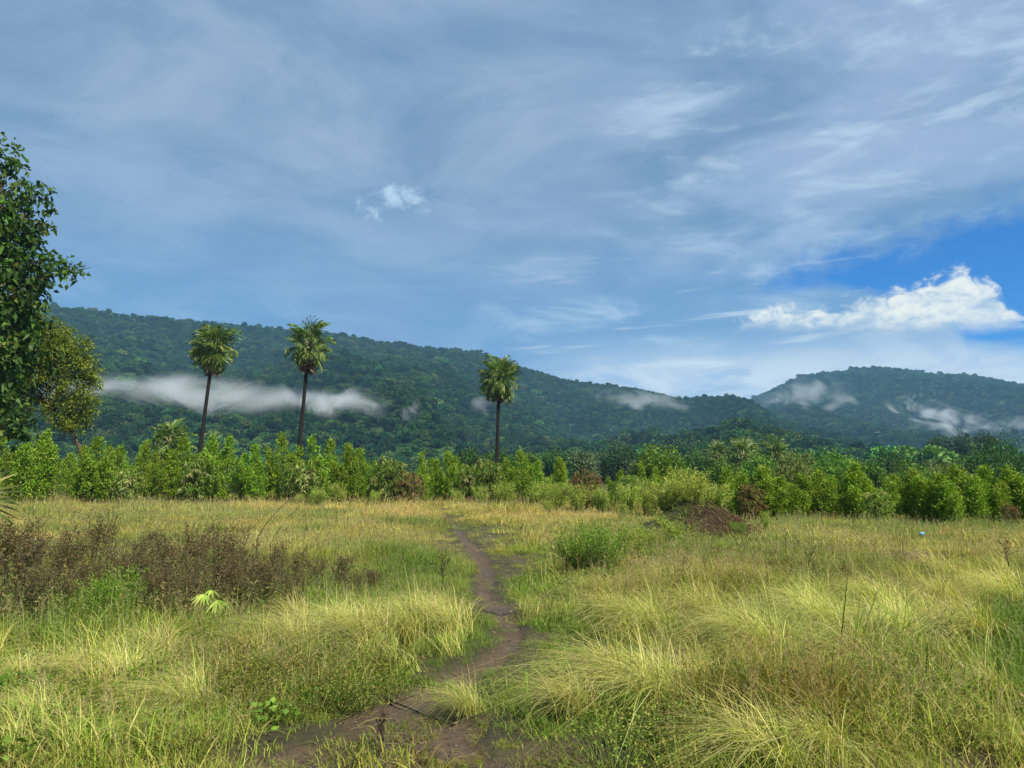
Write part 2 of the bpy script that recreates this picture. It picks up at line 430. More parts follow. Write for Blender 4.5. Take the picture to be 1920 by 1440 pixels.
def ground():
    azs = np.concatenate([np.linspace(-180, -46, 34, endpoint=False), np.linspace(-46, 46, 380, endpoint=False), np.linspace(46, 180, 34, endpoint=False)])
    rs = np.concatenate([np.geomspace(1.0, 55, 240), np.geomspace(58, 3900, 44)])
    A, Rr = np.meshgrid(np.radians(azs), rs)
    X, Y = np.sin(A) * Rr, np.cos(A) * Rr
    Z = gz(X, Y)
    V = np.stack([X, Y, Z], -1).reshape(-1, 3); na, nr = len(azs), len(rs)
    B = bare(X, Y).reshape(-1)
    i = np.arange(nr - 1)[:, None] * na; j = np.arange(na)[None]; j2 = (j + 1) % na
    Fq = np.stack([i + j, i + na + j, i + na + j2, i + j2], -1).reshape(-1, 4)
    mb = MB()
    px, py = proj(X.reshape(-1), Y.reshape(-1))
    red = np.clip(1 - ((px - 1720) / 130) ** 2 - ((py - 1066) / 26) ** 2, 0, 1) + np.clip(1 - ((px - 1275) / 90) ** 2 - ((py - 1352) / 25) ** 2, 0, 1)
    mb.indexed(V, Fq, np.stack([B, np.clip(red, 0, 1), np.zeros_like(B)], 1))
    c = np.array([[0, 0, 0.0]])
    me = mb.mesh('ground', None, True)
    m = bpy.data.materials.new('soil'); m.use_nodes = True
    t = m.node_tree; t.nodes.clear(); K = NT(t)
    at_ = K.new('ShaderNodeAttribute', attribute_name='col'); sp = K.new('ShaderNodeSeparateColor'); t.links.new(at_.outputs['Color'], sp.inputs[0])
    tc = K.new('ShaderNodeTexCoord').outputs['Object']
    n1 = K.noise(tc, 1.6, 5); n2 = K.noise(tc, 14, 6, 0.65); n3 = K.noise(tc, 60, 4, 0.7)
    thatch = K.mix(K.step(n1, 0.35, 0.65), (0.050, 0.045, 0.016), (0.095, 0.078, 0.030))
    thatch = K.mix(K.mul(K.step(n2, 0.4, 0.7), 0.6), thatch, (0.035, 0.030, 0.014))
    mud = K.mix(K.step(n2, 0.3, 0.7), (0.072, 0.046, 0.026), (0.150, 0.102, 0.060))
    mud = K.mix(K.step(n3, 0.62, 0.75), mud, (0.22, 0.165, 0.10))
    mud = K.mix(sp.outputs[1], mud, (0.17, 0.085, 0.048))
    c = K.mix(sp.outputs[0], thatch, mud)
    wet = K.mul(K.step(n1, 0.44, 0.60), sp.outputs[0])
    c = K.mix(K.mul(wet, 0.35), c, K.mix(1.0, c, (0.6, 0.58, 0.56), 'MULTIPLY'))
    p = K.new('ShaderNodeBsdfPrincipled'); K.put(p.inputs['Base Color'], c)
    K.put(p.inputs['Roughness'], K.sub(0.92, K.mul(K.mul(wet, K.step(n2, 0.34, 0.6)), 0.62)))
    p.inputs['Specular IOR Level'].default_value = 0.4
    bp = K.new('ShaderNodeBump'); bp.inputs['Strength'].default_value = 0.9; bp.inputs['Distance'].default_value = 0.05
    K.put(bp.inputs['Height'], K.add(n2, K.mul(n3, 0.4))); t.links.new(bp.outputs[0], p.inputs['Normal'])
    o = K.new('ShaderNodeOutputMaterial'); t.links.new(p.outputs[0], o.inputs['Surface'])
    me.materials.append(m)
    tag(link('ground', me), None, None, None, 'structure')
ground()

# ------------------------------------------------------------------ hills
def prof(pts, dpy=0):
    q = []
    for px, py in pts:
        a, e = pix_ae(px, py + dpy); q.append((a, math.tan(R(e))))
    q.sort(); q = np.array(q)
    return q[:, 0], q[:, 1]
LA, LE = prof([(-900, 640), (-500, 590), (-200, 565), (100, 575), (200, 587), (400, 605), (600, 623), (760, 648), (900, 661), (980, 690), (1060, 713), (1180, 728),
               (1250, 747), (1275, 753), (1320, 745), (1360, 748), (1400, 758), (1450, 788), (1520, 815), (1600, 832), (1700, 850), (1900, 870), (2300, 885)], 6)
RA, RE = prof([(900, 840), (1250, 815), (1340, 790), (1380, 763), (1400, 752), (1440, 735), (1500, 706), (1560, 697), (1620, 689), (1690, 692), (1750, 702), (1800, 703),
               (1870, 713), (1920, 724), (2050, 735), (2300, 745), (2700, 790)], 4)
def hill_parts(x, y):
    a = np.degrees(np.arctan2(x, y)); r = np.hypot(x, y)
    fade = np.clip((75 - np.abs(a)) / 30, 0, 1)
    r1 = np.interp(a, [-40, 0, 14, 20, 30], [1350, 1450, 1500, 1250, 1000]); r0 = np.interp(a, [-40, -10, 0, 30], [420, 400, 330, 330])
    h1 = np.interp(a, LA, LE) * r1 * fade
    u = np.clip((r - r0) / (r1 - r0), 0, 1)
    s1 = 0.55 * u ** 1.15 + 0.45 * u ** 2.2
    back = np.clip((r - r1) / 900, 0, 1); s1 = s1 * (1 - back ** 1.5)
    nn = 1 - np.abs(2 * VNA.fbm(x / 330 + 3.1 + 0.15 * y / 330, y / 800 + 7.7, 4) - 1) * 2.0
    n2 = VNC.fbm(x / 120 + 40, y / 170 + 9, 3) - 0.5
    bump = 4 * u * (1 - u) * (nn * 62 - 26 + n2 * 44)
    z1 = h1 * s1 + bump * np.clip(h1 / 120, 0, 1)
    # long low spur coming forward in the middle
    ca = np.interp(r, [330, 600, 900, 1100], [-4.0, -9.5, -13.5, -16]); sp = np.exp(-((a - ca) / 3.4) ** 2) * np.clip((r - 380) / 260, 0, 1) * np.clip((1150 - r) / 350, 0, 1)
    z1 = z1 + 26 * sp
    r1b = 2350.0; r0b = np.interp(a, [0, 40], [900, 800])
    h2 = np.interp(a, RA, RE) * r1b * fade * np.clip((a - 2) / 8, 0, 1)
    u2 = np.clip((r - r0b) / (r1b - r0b), 0, 1)
    b2 = np.clip((r - r1b) / 1200, 0, 1)
    nn2 = 1 - np.abs(2 * VNB.fbm(x / 430 + 1.1, y / 1000 + 2.7, 4) - 1) * 2.0
    z2 = h2 * (0.5 * u2 + 0.5 * u2 ** 2) * (1 - b2 ** 1.5) + 4 * u2 * (1 - u2) * (nn2 * 80 - 34) * np.clip(h2 / 150, 0, 1)
    return z1, z2
def hz(x, y):
    z1, z2 = hill_parts(x, y); return np.maximum(z1, z2)
def hills():
    azs = np.radians(np.linspace(-72, 72, 400)); rs = np.concatenate([np.linspace(320, 1700, 150), np.linspace(1715, 3600, 80)])
    A, Rr = np.meshgrid(azs, rs); X, Y = np.sin(A) * Rr, np.cos(A) * Rr
    Z = hz(X, Y) - 0.6
    na, nr = len(azs), len(rs)
    i = np.arange(nr - 1)[:, None] * na; j = np.arange(na - 1)[None]
    Fq = np.stack([i + j, i + na + j, i + na + j + 1, i + j + 1], -1).reshape(-1, 4)
    mb = MB(); mb.indexed(np.stack([X, Y, Z], -1).reshape(-1, 3), Fq, np.array([0.045, 0.075, 0.022]))
    tag(link('hills', mb.mesh('hills', solid_mat('hill_floor', (0.045, 0.07, 0.022), 0.95, 0.05, 0.02, 0.6, 0, attr=True), True)), None, None, None, 'structure')
hills()

def forest():
    g = rng(11)
    ms = []
    for k in range(7):
        mb = MB(); cols = [(0.032, 0.085, 0.020), (0.055, 0.118, 0.024), (0.024, 0.064, 0.020), (0.085, 0.135, 0.03)][k % 4]
        nb = 5 + k % 3
        for b in range(nb):
            c = np.array([*(g.normal(0, 1.9, 2)), 4.0 + g.random() * 4.5]) if b else np.array([0, 0, 7.0 + (k % 3)])
            rr = np.array([2.3, 2.3, 1.9]) * (0.75 + 0.6 * g.random())
            n = 150; d = unit(g.normal(size=(n, 3))); d[:, 2] = np.abs(d[:, 2]) * 1.1 - 0.25
            P = c + d * rr * (0.75 + 0.35 * g.random((n, 1)))
            leaves(mb, P, unit(d + g.normal(0, 0.8, (n, 3))), 1.1 + 0.6 * g.random(n), 1.0, jit(cols, n, g, 0.22, 0.08), g, 0.1)
        mb.tube([(0, 0, -2), (0, 0, 5)], [0.35, 0.2], (0.06, 0.05, 0.04), 5)
        ms.append(mb.mesh('forest_tree', M_FOREST))
    # positions over the slopes and the flat apron before them
    P = []
    for a0, a1, r0, r1, area in ((-44, 44, 330, 620, 26), (-44, 30, 620, 1560, 25), (4, 46, 1200, 2450, 36)):
        tot = 0.5 * R(a1 - a0) * (r1 * r1 - r0 * r0); n = int(tot / area)
        a = R(a0) + R(a1 - a0) * g.random(n); r = np.sqrt(r0 * r0 + (r1 * r1 - r0 * r0) * g.random(n))
        P.append(np.stack([np.sin(a) * r, np.cos(a) * r], 1))
    n = 900; a = np.radians(g.uniform(-2, 46, n)); r = g.uniform(230, 335, n)
    P.append(np.stack([np.sin(a) * r, np.cos(a) * r], 1))
    P = np.concatenate(P)
    x, y = P.T; z1, z2 = hill_parts(x, y); z = np.maximum(np.maximum(z1, z2), 0)
    rr = np.hypot(x, y); aa = np.degrees(np.arctan2(x, y))
    keep = ~((rr > 1180) & (aa < 30) & (rr < 1560) & (z2 > z1) & (rr < 1200))
    patch = VNB.fbm(x / 90, y / 90, 4)
    keep &= ~((patch > 0.95) & (g.random(len(x)) < 0.8))
    x, y, z, patch, rr = x[keep], y[keep], z[keep], patch[keep], rr[keep]
    n = len(x)
    s = np.clip(np.exp(g.normal(-0.18, 0.30, n)), 0.4, 1.8) * np.interp(rr, [300, 900, 2400], [0.66, 0.74, 0.86])
    scl = np.stack([s, s, s * g.uniform(0.75, 1.15, n)], 1)
    rot = np.stack([g.normal(0, 0.08, n), g.normal(0, 0.08, n), g.uniform(0, 6.28, n)], 1)
    v = (0.45 + 0.80 * VNC.fbm(x / 60, y / 60, 3)) * np.clip(np.exp(g.normal(0, 0.30, n)), 0.45, 2.2)
    dry = np.clip((VNA.fbm(x / 150 + 5, y / 150, 3) - 0.55) * 4, 0, 1)
    tint = v[:, None] * (1 + dry[:, None] * np.array([[0.30, 0.10, 0.0]])) * (1 + g.normal(0, 0.13, (n, 3)) * np.array([[1.0, 0.5, 0.6]]))
    tint = np.clip(tint * np.interp(rr, [240, 420, 600], [1.9, 1.5, 1.0])[:, None], 0.2, 4.0)
    scatter('forest', 'dense dark green forest covering the hillsides', 'forest', np.stack([x, y, z - 0.8], 1), g.integers(0, len(ms), n), rot, scl, tint, ms)
forest()

# ------------------------------------------------------------------ haze and mist
def volume_mat(name, color, dens_fn, aniso=0.2, step=1.0):
    m = bpy.data.materials.new(name); m.use_nodes = True
    t = m.node_tree; t.nodes.clear(); K = NT(t)
    p = K.new('ShaderNodeVolumePrincipled'); p.inputs['Color'].default_value = (*color, 1); p.inputs['Anisotropy'].default_value = aniso
    d = dens_fn(K); K.put(p.inputs['Density'], d)
    o = K.new('ShaderNodeOutputMaterial'); t.links.new(p.outputs[0], o.inputs['Volume'])
    m.cycles.volume_step_rate = step
    return m
def box_mesh(name, lo, hi, mat):
    (x0, y0, z0), (x1, y1, z1) = lo, hi
    V = [(x0, y0, z0), (x1, y0, z0), (x1, y1, z0), (x0, y1, z0), (x0, y0, z1), (x1, y0, z1), (x1, y1, z1), (x0, y1, z1)]
    Fq = [(0, 3, 2, 1), (4, 5, 6, 7), (0, 1, 5, 4), (1, 2, 6, 5), (2, 3, 7, 6), (3, 0, 4, 7)]
    mb = MB(); mb.indexed(V, Fq, np.array([1., 1, 1])); return mb.mesh(name, mat)
HAZE = 0.00016
hm = volume_mat('haze_air', (0.32, 0.66, 1.0), lambda K: HAZE, 0.0)
tag(link('haze', box_mesh('haze', (-4000, -4000, -1.5), (4000, 4000, 345), hm)), 'pale blue haze in the air before the hills', 'haze', None, 'stuff')

def mist(px0, px1, py0, py1, r, depth, dens, seed, label, sx=1.0, tilt=0.0, thr=(0.42, 0.66)):
    """a bank of mist lying against the slope"""
    # the slope's own distance under the middle of the bank
    dd = pix_dir((px0 + px1) / 2, py1 - 0.22 * (py1 - py0)); ts = np.linspace(350, 2400, 2000)
    hit = ts[np.argmax(hz(dd[0] * ts, dd[1] * ts) + 8 > CAMZ + dd[2] * ts)]
    r = hit * dd[1] - depth * 0.45
    cx, cy_, cz = at((px0 + px1) / 2, r, (py0 + py1) / 2)
    hw = (px1 - px0) / 2 * r / F * 1.05; hh = (py1 - py0) / 2 * r / F
    def dens_fn(K):
        tc = K.new('ShaderNodeTexCoord').outputs['Object']
        sp = K.new('ShaderNodeSeparateXYZ'); K.put(sp.inputs[0], tc)
        X, Y, Z = [K.div(sp.outputs[i], q) for i, q in enumerate((hw, depth, hh))]
        wv = K.noise(K.comb(K.add(K.div(sp.outputs[0], 75 * sx), seed * 1.9), 0.5, 0.5), 1.0, 2, 0.5)
        Z = K.add(Z, K.mul(K.sub(wv, 0.5), 1.1))
        Z = K.div(Z, K.add(0.55, K.mul(K.noise(K.comb(K.add(K.div(sp.outputs[0], 55 * sx), seed * 5.1), 2.5, 0.5), 1.0, 2, 0.5), 0.75)))
        rad_ = K.m('SQRT', K.add(K.add(K.m('POWER', K.m('ABSOLUTE', X), 2.6), K.m('POWER', Y, 2.0)), K.m('POWER', Z, 2.0)))
        vec = K.comb(K.add(K.div(sp.outputs[0], 40 * sx), seed * 3.7), K.div(sp.outputs[1], 240), K.div(sp.outputs[2], 22))
        n = K.noise(vec, 1.0, 6, 0.62, 0.9)
        f = K.m('POWER', K.step(K.sub(n, K.mul(K.sub(rad_, 0.50), 0.40)), thr[0] - 0.02, thr[1] + 0.14), 1.6)
        edge = K.sub(1.0, K.step(rad_, 0.65, 1.0))
        return K.mul(K.mul(f, edge), dens)
    mt = volume_mat('mist_air', (0.97, 0.99, 1.0), dens_fn, 0.1, 0.5)
    o = link('mist', box_mesh('mist', (-hw, -depth, -hh), (hw, depth, hh), mt), None, (cx, cy_, cz))
    o.rotation_euler = (0, tilt, math.atan2(-cx, cy_))
    tag(o, label, 'mist', 'mist banks on the hillsides', 'stuff')
    return o
MISTS = [(10, 840, 688, 794, 1010, 70, 0.026, 1, 'long white bank of mist behind the two tall leaning palms', 1.1, 0.0, (0.41, 0.62)),
         (740, 800, 736, 798, 1010, 34, 0.030, 2, 'small white puff of mist beside the long mist bank', 0.5, -0.4, (0.45, 0.7)),
         (820, 1000, 722, 796, 1010, 45, 0.014, 3, 'thin wisp of mist behind the third tall palm', 1.0, 0.0, (0.45, 0.7)),
         (1080, 1310, 712, 790, 1200, 70, 0.013, 4, 'grey smudge of mist under the low end of the ridge', 1.2, 0.08, (0.40, 0.66)),
         (1405, 1620, 694, 792, 1900, 100, 0.010, 5, 'bluish mist on the left flank of the rounded hill', 1.2, 0.1, (0.40, 0.66)),
         (1650, 1880, 728, 832, 1850, 90, 0.018, 6, 'torn white mist low on the rounded hill', 1.0, 0.25, (0.44, 0.66)),
         (1830, 2000, 765, 830, 1850, 70, 0.011, 7, 'faint mist at the right edge of the rounded hill', 1.0, 0.1, (0.42, 0.66))]
for a in MISTS: mist(*a)

# ------------------------------------------------------------------ plants: builders
def crown_clusters(mb, C, Nl, spread, L, Wd, cols, wts, g, droop=0.0, upb=0.2, v=0.16, outw=None):
    """leaf clusters of Nl leaves round each point of C"""
    n = len(C); P = np.repeat(C, Nl, 0) + g.normal(0, 1, (n * Nl, 3)) * spread
    D = g.normal(size=(n * Nl, 3)); D[:, 2] += upb
    if outw is not None: D += np.repeat(outw, Nl, 0)
    cc = np.repeat(pal(cols, wts, n, g, 0.12, 0.04), Nl, 0)
    leaves(mb, P, D, L * g.uniform(0.65, 1.25, n * Nl), Wd * g.uniform(0.7, 1.2, n * Nl), jit(cc, n * Nl, g, v, 0.05), g, 0.3, droop)

GREENS = [(0.190, 0.310, 0.020), (0.260, 0.390, 0.030), (0.115, 0.205, 0.016), (0.350, 0.430, 0.045)]
BROWNC = np.array([0.085, 0.065, 0.048])
def sapling(seed, h=4.0, rad_=0.95, nlead=4, dense=1.0, leaf=0.14, cols=GREENS, wts=(4, 3, 2, 1), clear=0.05):
    """bushy sapling with several pointed leaders -> (trunk mesh, crown mesh)"""
    g = rng(seed); tk, cr = MB(), MB()
    for i in range(nlead):
        hh = h if i == 0 else h * g.uniform(0.55, 0.9)
        off = np.zeros(2) if i == 0 else g.normal(0, rad_ * 0.55, 2)
        b = np.array([*(off * 0.25), 0.0]); tp = np.array([*off, hh * 0.97])
        t = np.linspace(0, 1, 5)[:, None]; pts = b + (tp - b) * t; pts[:, :2] += np.sin(t * 2.5) * g.normal(0, 0.05, 2)
        tk.tube(pts, np.linspace(0.035 if i else 0.05, 0.006, 5), BROWNC * g.uniform(0.8, 1.3), 5)
        rl = rad_ * (1.0 if i == 0 else 0.7) * g.uniform(0.7, 1.0)
        n = int(190 * dense * (hh / h) * (rl / rad_))
        tt = clear + (1 - clear) * g.random(n) ** 0.85
        rr = rl * (1.02 - tt) ** 0.75 * (0.55 + 0.45 * np.sin(np.clip(tt * 6, 0, 1.57))) * np.sqrt(g.random(n)); th = g.uniform(0, 6.28, n)
        axp = b + (np.array([*off, hh]) - b) * tt[:, None]
        o = np.stack([np.cos(th), np.sin(th), np.full(n, 0.5)], 1)
        C = axp + o * rr[:, None]
        for q in range(0, n, 9):
            tk.tube([axp[q] - [0, 0, 0.1], C[q]], [0.010, 0.004], BROWNC, 4)
        crown_clusters(cr, C, 12, 0.085, leaf, leaf * 0.5, cols, wts, g, 0, 0.5, 0.18, o * 0.8)
    return tk.mesh('trunk', M_BARK), cr.mesh('crown', M_LEAF)

def mango(seed, h=2.6, rad_=1.1, cols=None, wts=(3, 2, 1), nr=230, leaf=0.25, low=0.1):
    """round young tree with drooping rosettes of long leaves -> (trunk, crown)"""
    g = rng(seed); tk, cr = MB(), MB()
    tk.tube([(0, 0, 0), (0.03, 0.02, h * 0.3), (0, 0.05, h * 0.55)], [0.06, 0.05, 0.03], BROWNC, 6)
    d = unit(g.normal(size=(nr, 3))); d[:, 2] = d[:, 2] * 0.9 + 0.02
    f = g.uniform(0.55, 1.05, (nr, 1)); c = np.array([0, 0, h * (0.46 + low * 0.25)])
    C = c + d * np.array([rad_, rad_, h * 0.46]) * f * (0.8 + 0.4 * VNA.fbm(d[:, 0] * 2 + seed, d[:, 1] * 2 + d[:, 2], 2))[:, None]
    C[:, 2] = np.where(C[:, 2] < 0.15, g.uniform(0.15, h * 0.5, nr), C[:, 2])
    for q in range(0, nr, 5): tk.tube([(0, 0.03, h * 0.4), C[q] * 0.6 + np.array([0, 0, h * 0.15]), C[q]], [0.025, 0.014, 0.006], BROWNC, 4)
    k = 13; th = g.uniform(0, 6.28, (nr, k))
    D = np.stack([np.cos(th), np.sin(th), g.normal(-0.45, 0.4, (nr, k))], -1).reshape(-1, 3)
    P = np.repeat(C, k, 0) + g.normal(0, 0.03, (nr * k, 3))
    cc = np.repeat(pal(cols, wts, nr, g, 0.12, 0.05), k, 0)
    leaves(cr, P, D, leaf * g.uniform(0.6, 1.2, nr * k), leaf * 0.22, jit(cc, nr * k, g, 0.16, 0.05), g, 0.15, 0.35)
    return tk.mesh('trunk', M_BARK), cr.mesh('crown', M_LEAF)

def blob_tree(seed, blobs, trunk, leaf, n_cl, cols, wts, nl=14, spread=0.3, bark=(0.10, 0.085, 0.065), tr=(0.22, 0.1), droop=0.0, wd=0.5, limbs=True, twigs=3):
    """tree from a trunk polyline and crown lobes (cx, cy, cz, rx, ry, rz) -> (trunk, crown)"""
    g = rng(seed); tk, cr = MB(), MB(); trunk = np.asarray(trunk, float)
    tk.tube(trunk, np.linspace(tr[0], tr[1], len(trunk)), np.array(bark), 8)
    vol = np.array([b[3] * b[4] * b[5] for b in blobs]) ** 0.7; vol /= vol.sum()
    for b, w in zip(blobs, vol):
        c = np.array(b[:3], float); r = np.array(b[3:], float); n = max(6, int(n_cl * w))
        d = unit(g.normal(size=(n, 3))); d[:, 2] += 0.1
        f = g.uniform(0.45, 1.0, (n, 1)) ** 0.6
        f *= (0.72 + 0.55 * VNB.fbm(d[:, 0] * 1.7 + seed, d[:, 1] * 1.7 + d[:, 2] * 1.3, 2))[:, None]
        C = c + d * r * f
        crown_clusters(cr, C, nl, spread, leaf, leaf * wd, cols, wts, g, droop, 0.15 - droop, 0.16, d * 0.6)
        if limbs:
            i = np.argmin(np.linalg.norm(trunk - c + np.array([0, 0, r[2] * 0.8]), axis=1)); s = trunk[i]
            midp = (s + c) / 2 + g.normal(0, 0.08, 3) * np.linalg.norm(c - s) - np.array([0, 0, 0.06 * np.linalg.norm(c - s)])
            tk.tube([s, midp, c, c + (c - midp) * 0.4], np.array([0.55, 0.4, 0.22, 0.08]) * tr[1], np.array(bark), 6)
            for q in range(twigs):
                e = C[g.integers(n)]; tk.tube([midp, (midp + e) / 2 + g.normal(0, 0.1, 3), e], np.array([0.22, 0.13, 0.05]) * tr[1], np.array(bark), 4)
    return tk.mesh('trunk', M_BARK), cr.mesh('crown', M_LEAF)

def plant(name, label, cat, loc, meshes, group=None, rz=0.0, s=1.0, parts=('trunk', 'crown')):
    o = thing(name, label, cat, loc, group, rz, s)
    if 'sapling' in name: q = rng(int(abs(loc[0]) * 977) + 3); o.rotation_euler = (q.normal(0, 0.07), q.normal(0, 0.07), rz)
    for nm, me in zip(parts, meshes): link(nm, me, o)
    return o

ORD = ['first', 'second', 'third', 'fourth', 'fifth', 'sixth', 'seventh', 'eighth', 'ninth', 'tenth', 'eleventh', 'twelfth', 'thirteenth', 'fourteenth', 'fifteenth', 'sixteenth', 'seventeenth', 'eighteenth', 'nineteenth', 'twentieth', 'twenty-first', 'twenty-second', 'twenty-third', 'twenty-fourth', 'twenty-fifth']
LANDMARKS = [(-200, "the photo's left edge"), (380, 'the left leaning palm trunk'), (565, 'the middle tall palm trunk'), (932, 'the right tall palm trunk'), (1315, 'the brush-covered mound'), (1730, 'the blue scrap')]
def labelled(items, what):
    """items (px, description) -> a label that counts off from the nearest landmark on its left"""
    out = [None] * len(items); cnt = {}
    for i in sorted(range(len(items)), key=lambda k: items[k][0]):
        px, desc = items[i]
        lm = [l for x, l in LANDMARKS if x <= px][-1]
        cnt[lm] = cnt.get(lm, 0) + 1
        out[i] = '%s %s, %s right of %s' % (desc, what, ORD[cnt[lm] - 1], lm.replace("the photo's", 'the photo'))
    return out

# ------------------------------------------------------------------ tall fan palms
def fan_frond(seed, pet=1.15, rad_=1.0, dead=False, nseg=26, droop=0.25):
    """fan leaf: stalk along +X, pleated round blade split into drooping fingers"""
    g = rng(seed); mb = MB()
    stalk = (0.36, 0.35, 0.13) if not dead else (0.20, 0.14, 0.08)
    t = np.linspace(0, 1, 5)[:, None]; sag = 0.10 if not dead else 0.3
    pts = np.concatenate([t * pet, t * 0, -sag * t ** 2 * pet], 1)
    sk = MB(); sk.tube(pts, np.linspace(0.05, 0.025, 5), stalk, 5)
    e = pts[-1]; th = np.linspace(-2.35, 2.35, nseg); dth = th[1] - th[0]
    C = pal([(0.095, 0.165, 0.022), (0.14, 0.215, 0.034), (0.21, 0.25, 0.055)] if not dead else [(0.22, 0.145, 0.07), (0.16, 0.105, 0.055)],
            (3, 2, 1) if not dead else (1, 1), nseg, g, 0.12)
    V = np.zeros((nseg, 5, 2, 3))
    for k, q in enumerate((0.02, 0.35, 0.62, 0.86, 1.06)):
        rr = rad_ * q * (1 - 0.12 * (np.abs(th) / 2.35) ** 2) * (1 if k < 3 else g.uniform(0.88, 1.05, nseg))
        wv = dth * 0.5 * rr * (1.0, 0.95, 0.5, 0.28, 0.05)[k]
        for s_ in (0, 1):
            a = th; sg = (s_ * 2 - 1)
            x = np.cos(a) * rr - np.sin(a) * wv * sg; y = np.sin(a) * rr + np.cos(a) * wv * sg
            z = -droop * rad_ * (q ** 2.4) * g.uniform(0.6, 1.5, nseg) * (k > 1) + 0.22 * np.abs(np.sin(a)) * rr + (0.045 if s_ else -0.02) * rr
            V[:, k, s_] = np.stack([x, y, z], 1) + e
    mb.grid(V, np.repeat(np.repeat(C[:, None, None], 5, 1), 2, 2))
    return mb.mesh('frond', M_PALM), sk.mesh('stalk', M_PALM)
FR_G = [fan_frond(i, 1.0 + 0.1 * (i % 4), 1.02, False, 26, 0.28 + 0.12 * (i % 3)) for i in range(6)]
FR_D = [fan_frond(30 + i, 0.9, 0.85, True, 18, 0.7) for i in range(3)]

def fan_palm(name, label, px_b, px_t, py_top, d, crown, n=34, seed=0, lean_y=0.0, bark=(0.030, 0.024, 0.022), r0=0.215, nd=6, group='tall fan palms', low=False):
    """px_b: trunk column at the ground, px_t / py_top: crown"""
    g = rng(500 + seed)
    bx, by = at(px_b, d); tx, ty, tz = at(px_t, d, py_top)
    H = tz - 2.5 * crown
    o = thing(name, label, 'palm tree', (bx, by, 0), group)
    t = np.linspace(0, 1, 14)
    pts = np.stack([(tx - bx) * t ** 1.25, lean_y * t, H * t], 1)
    rad_ = r0 * (1.15 - 0.45 * t) * (1 + 0.05 * np.sin(t * 90)); rad_[0] *= 1.3
    mb = MB(); mb.tube(pts, rad_, np.array(bark), 10); link('trunk', mb.mesh('trunk', M_PALMBARK, True), o)
    top = Vector(pts[-1])
    mb = MB()                                       # the knot of leaf bases under the crown
    for i in range(26):
        a = g.uniform(0, 6.28); z0 = g.uniform(-0.7, 0.1) * crown * 0.55
        p0 = np.array([0.13 * math.cos(a), 0.13 * math.sin(a), z0]); p1 = p0 + np.array([0.35 * math.cos(a), 0.35 * math.sin(a), 0.32]) * crown * 0.6
        mb.tube([p0, (p0 + p1) / 2 + [0, 0, -0.03], p1], [0.07, 0.05, 0.02], np.array((0.12, 0.085, 0.05)) * g.uniform(0.6, 1.5), 5)
    link('leaf_bases', mb.mesh('leaf_bases', M_PALMBARK), o, top)
    ga = 2.399963
    for i in range(n + nd):
        dead = i >= n
        if dead: pit = R(g.uniform(-80, -58)); me = FR_D[i % 3]
        else:
            f = (i + 0.5) / n; pit = R(88 - 158 * f ** 0.9 + g.normal(0, 6)); me = FR_G[g.integers(6)]
        az_ = i * ga + g.normal(0, 0.15)
        fr = link('frond', me[0], o, top + Vector((0, 0, (0.15 if not dead else -0.25) * crown))); link('stalk', me[1], fr)
        s = crown * g.uniform(0.88, 1.08) * (1 + 0.16 * abs(math.sin(pit)))
        m = Matrix.Rotation(az_, 4, 'Z') @ Matrix.Rotation(-pit, 4, 'Y') @ Matrix.Rotation(g.normal(0, 0.5), 4, 'X')
        fr.rotation_euler = m.to_euler(); fr.scale = (s, s, s)
        if dead and i == n: fr['label'] = 'brown dead frond hanging under the crown'
    return o
fan_palm('fan_palm', 'left of the three tall fan palms, its dark trunk leaning right', 368, 403, 604, 78, 1.14, 33, 1)
fan_palm('fan_palm', 'tallest fan palm, middle of three, dark trunk leaning slightly right', 556, 581, 601, 78, 1.10, 31, 2, nd=12)
fan_palm('fan_palm', 'right of the three tall fan palms, shorter with an upright dark trunk', 931, 936, 666, 82, 1.07, 36, 3, nd=9)
fan_palm('fan_palm', 'low young fan palm rising behind the hedge beside the left leaning trunk', 322, 322, 786, 70, 0.95, 26, 4, nd=2, group=None)
GB = (0.06, 0.05, 0.042)
fan_palm('fan_palm', 'leftmost of three low fan palms standing together behind the hedge', 1340, 1342, 826, 120, 1.15, 26, 5, bark=GB, r0=0.26, nd=8, group='low fan palms behind the hedge')
fan_palm('fan_palm', 'middle and tallest of three low fan palms standing together behind the hedge', 1391, 1391, 815, 112, 1.25, 28, 6, bark=GB, r0=0.28, nd=10, group='low fan palms behind the hedge')
fan_palm('fan_palm', 'rightmost of three low fan palms standing together behind the hedge', 1452, 1452, 819, 112, 1.25, 28, 7, bark=GB, r0=0.28, nd=8, group='low fan palms behind the hedge')
fan_palm('fan_palm', 'tiny far fan palm between dark tree crowns at the right', 1745, 1745, 857, 190, 1.2, 22, 8, bark=GB, r0=0.28, nd=4, group=None)

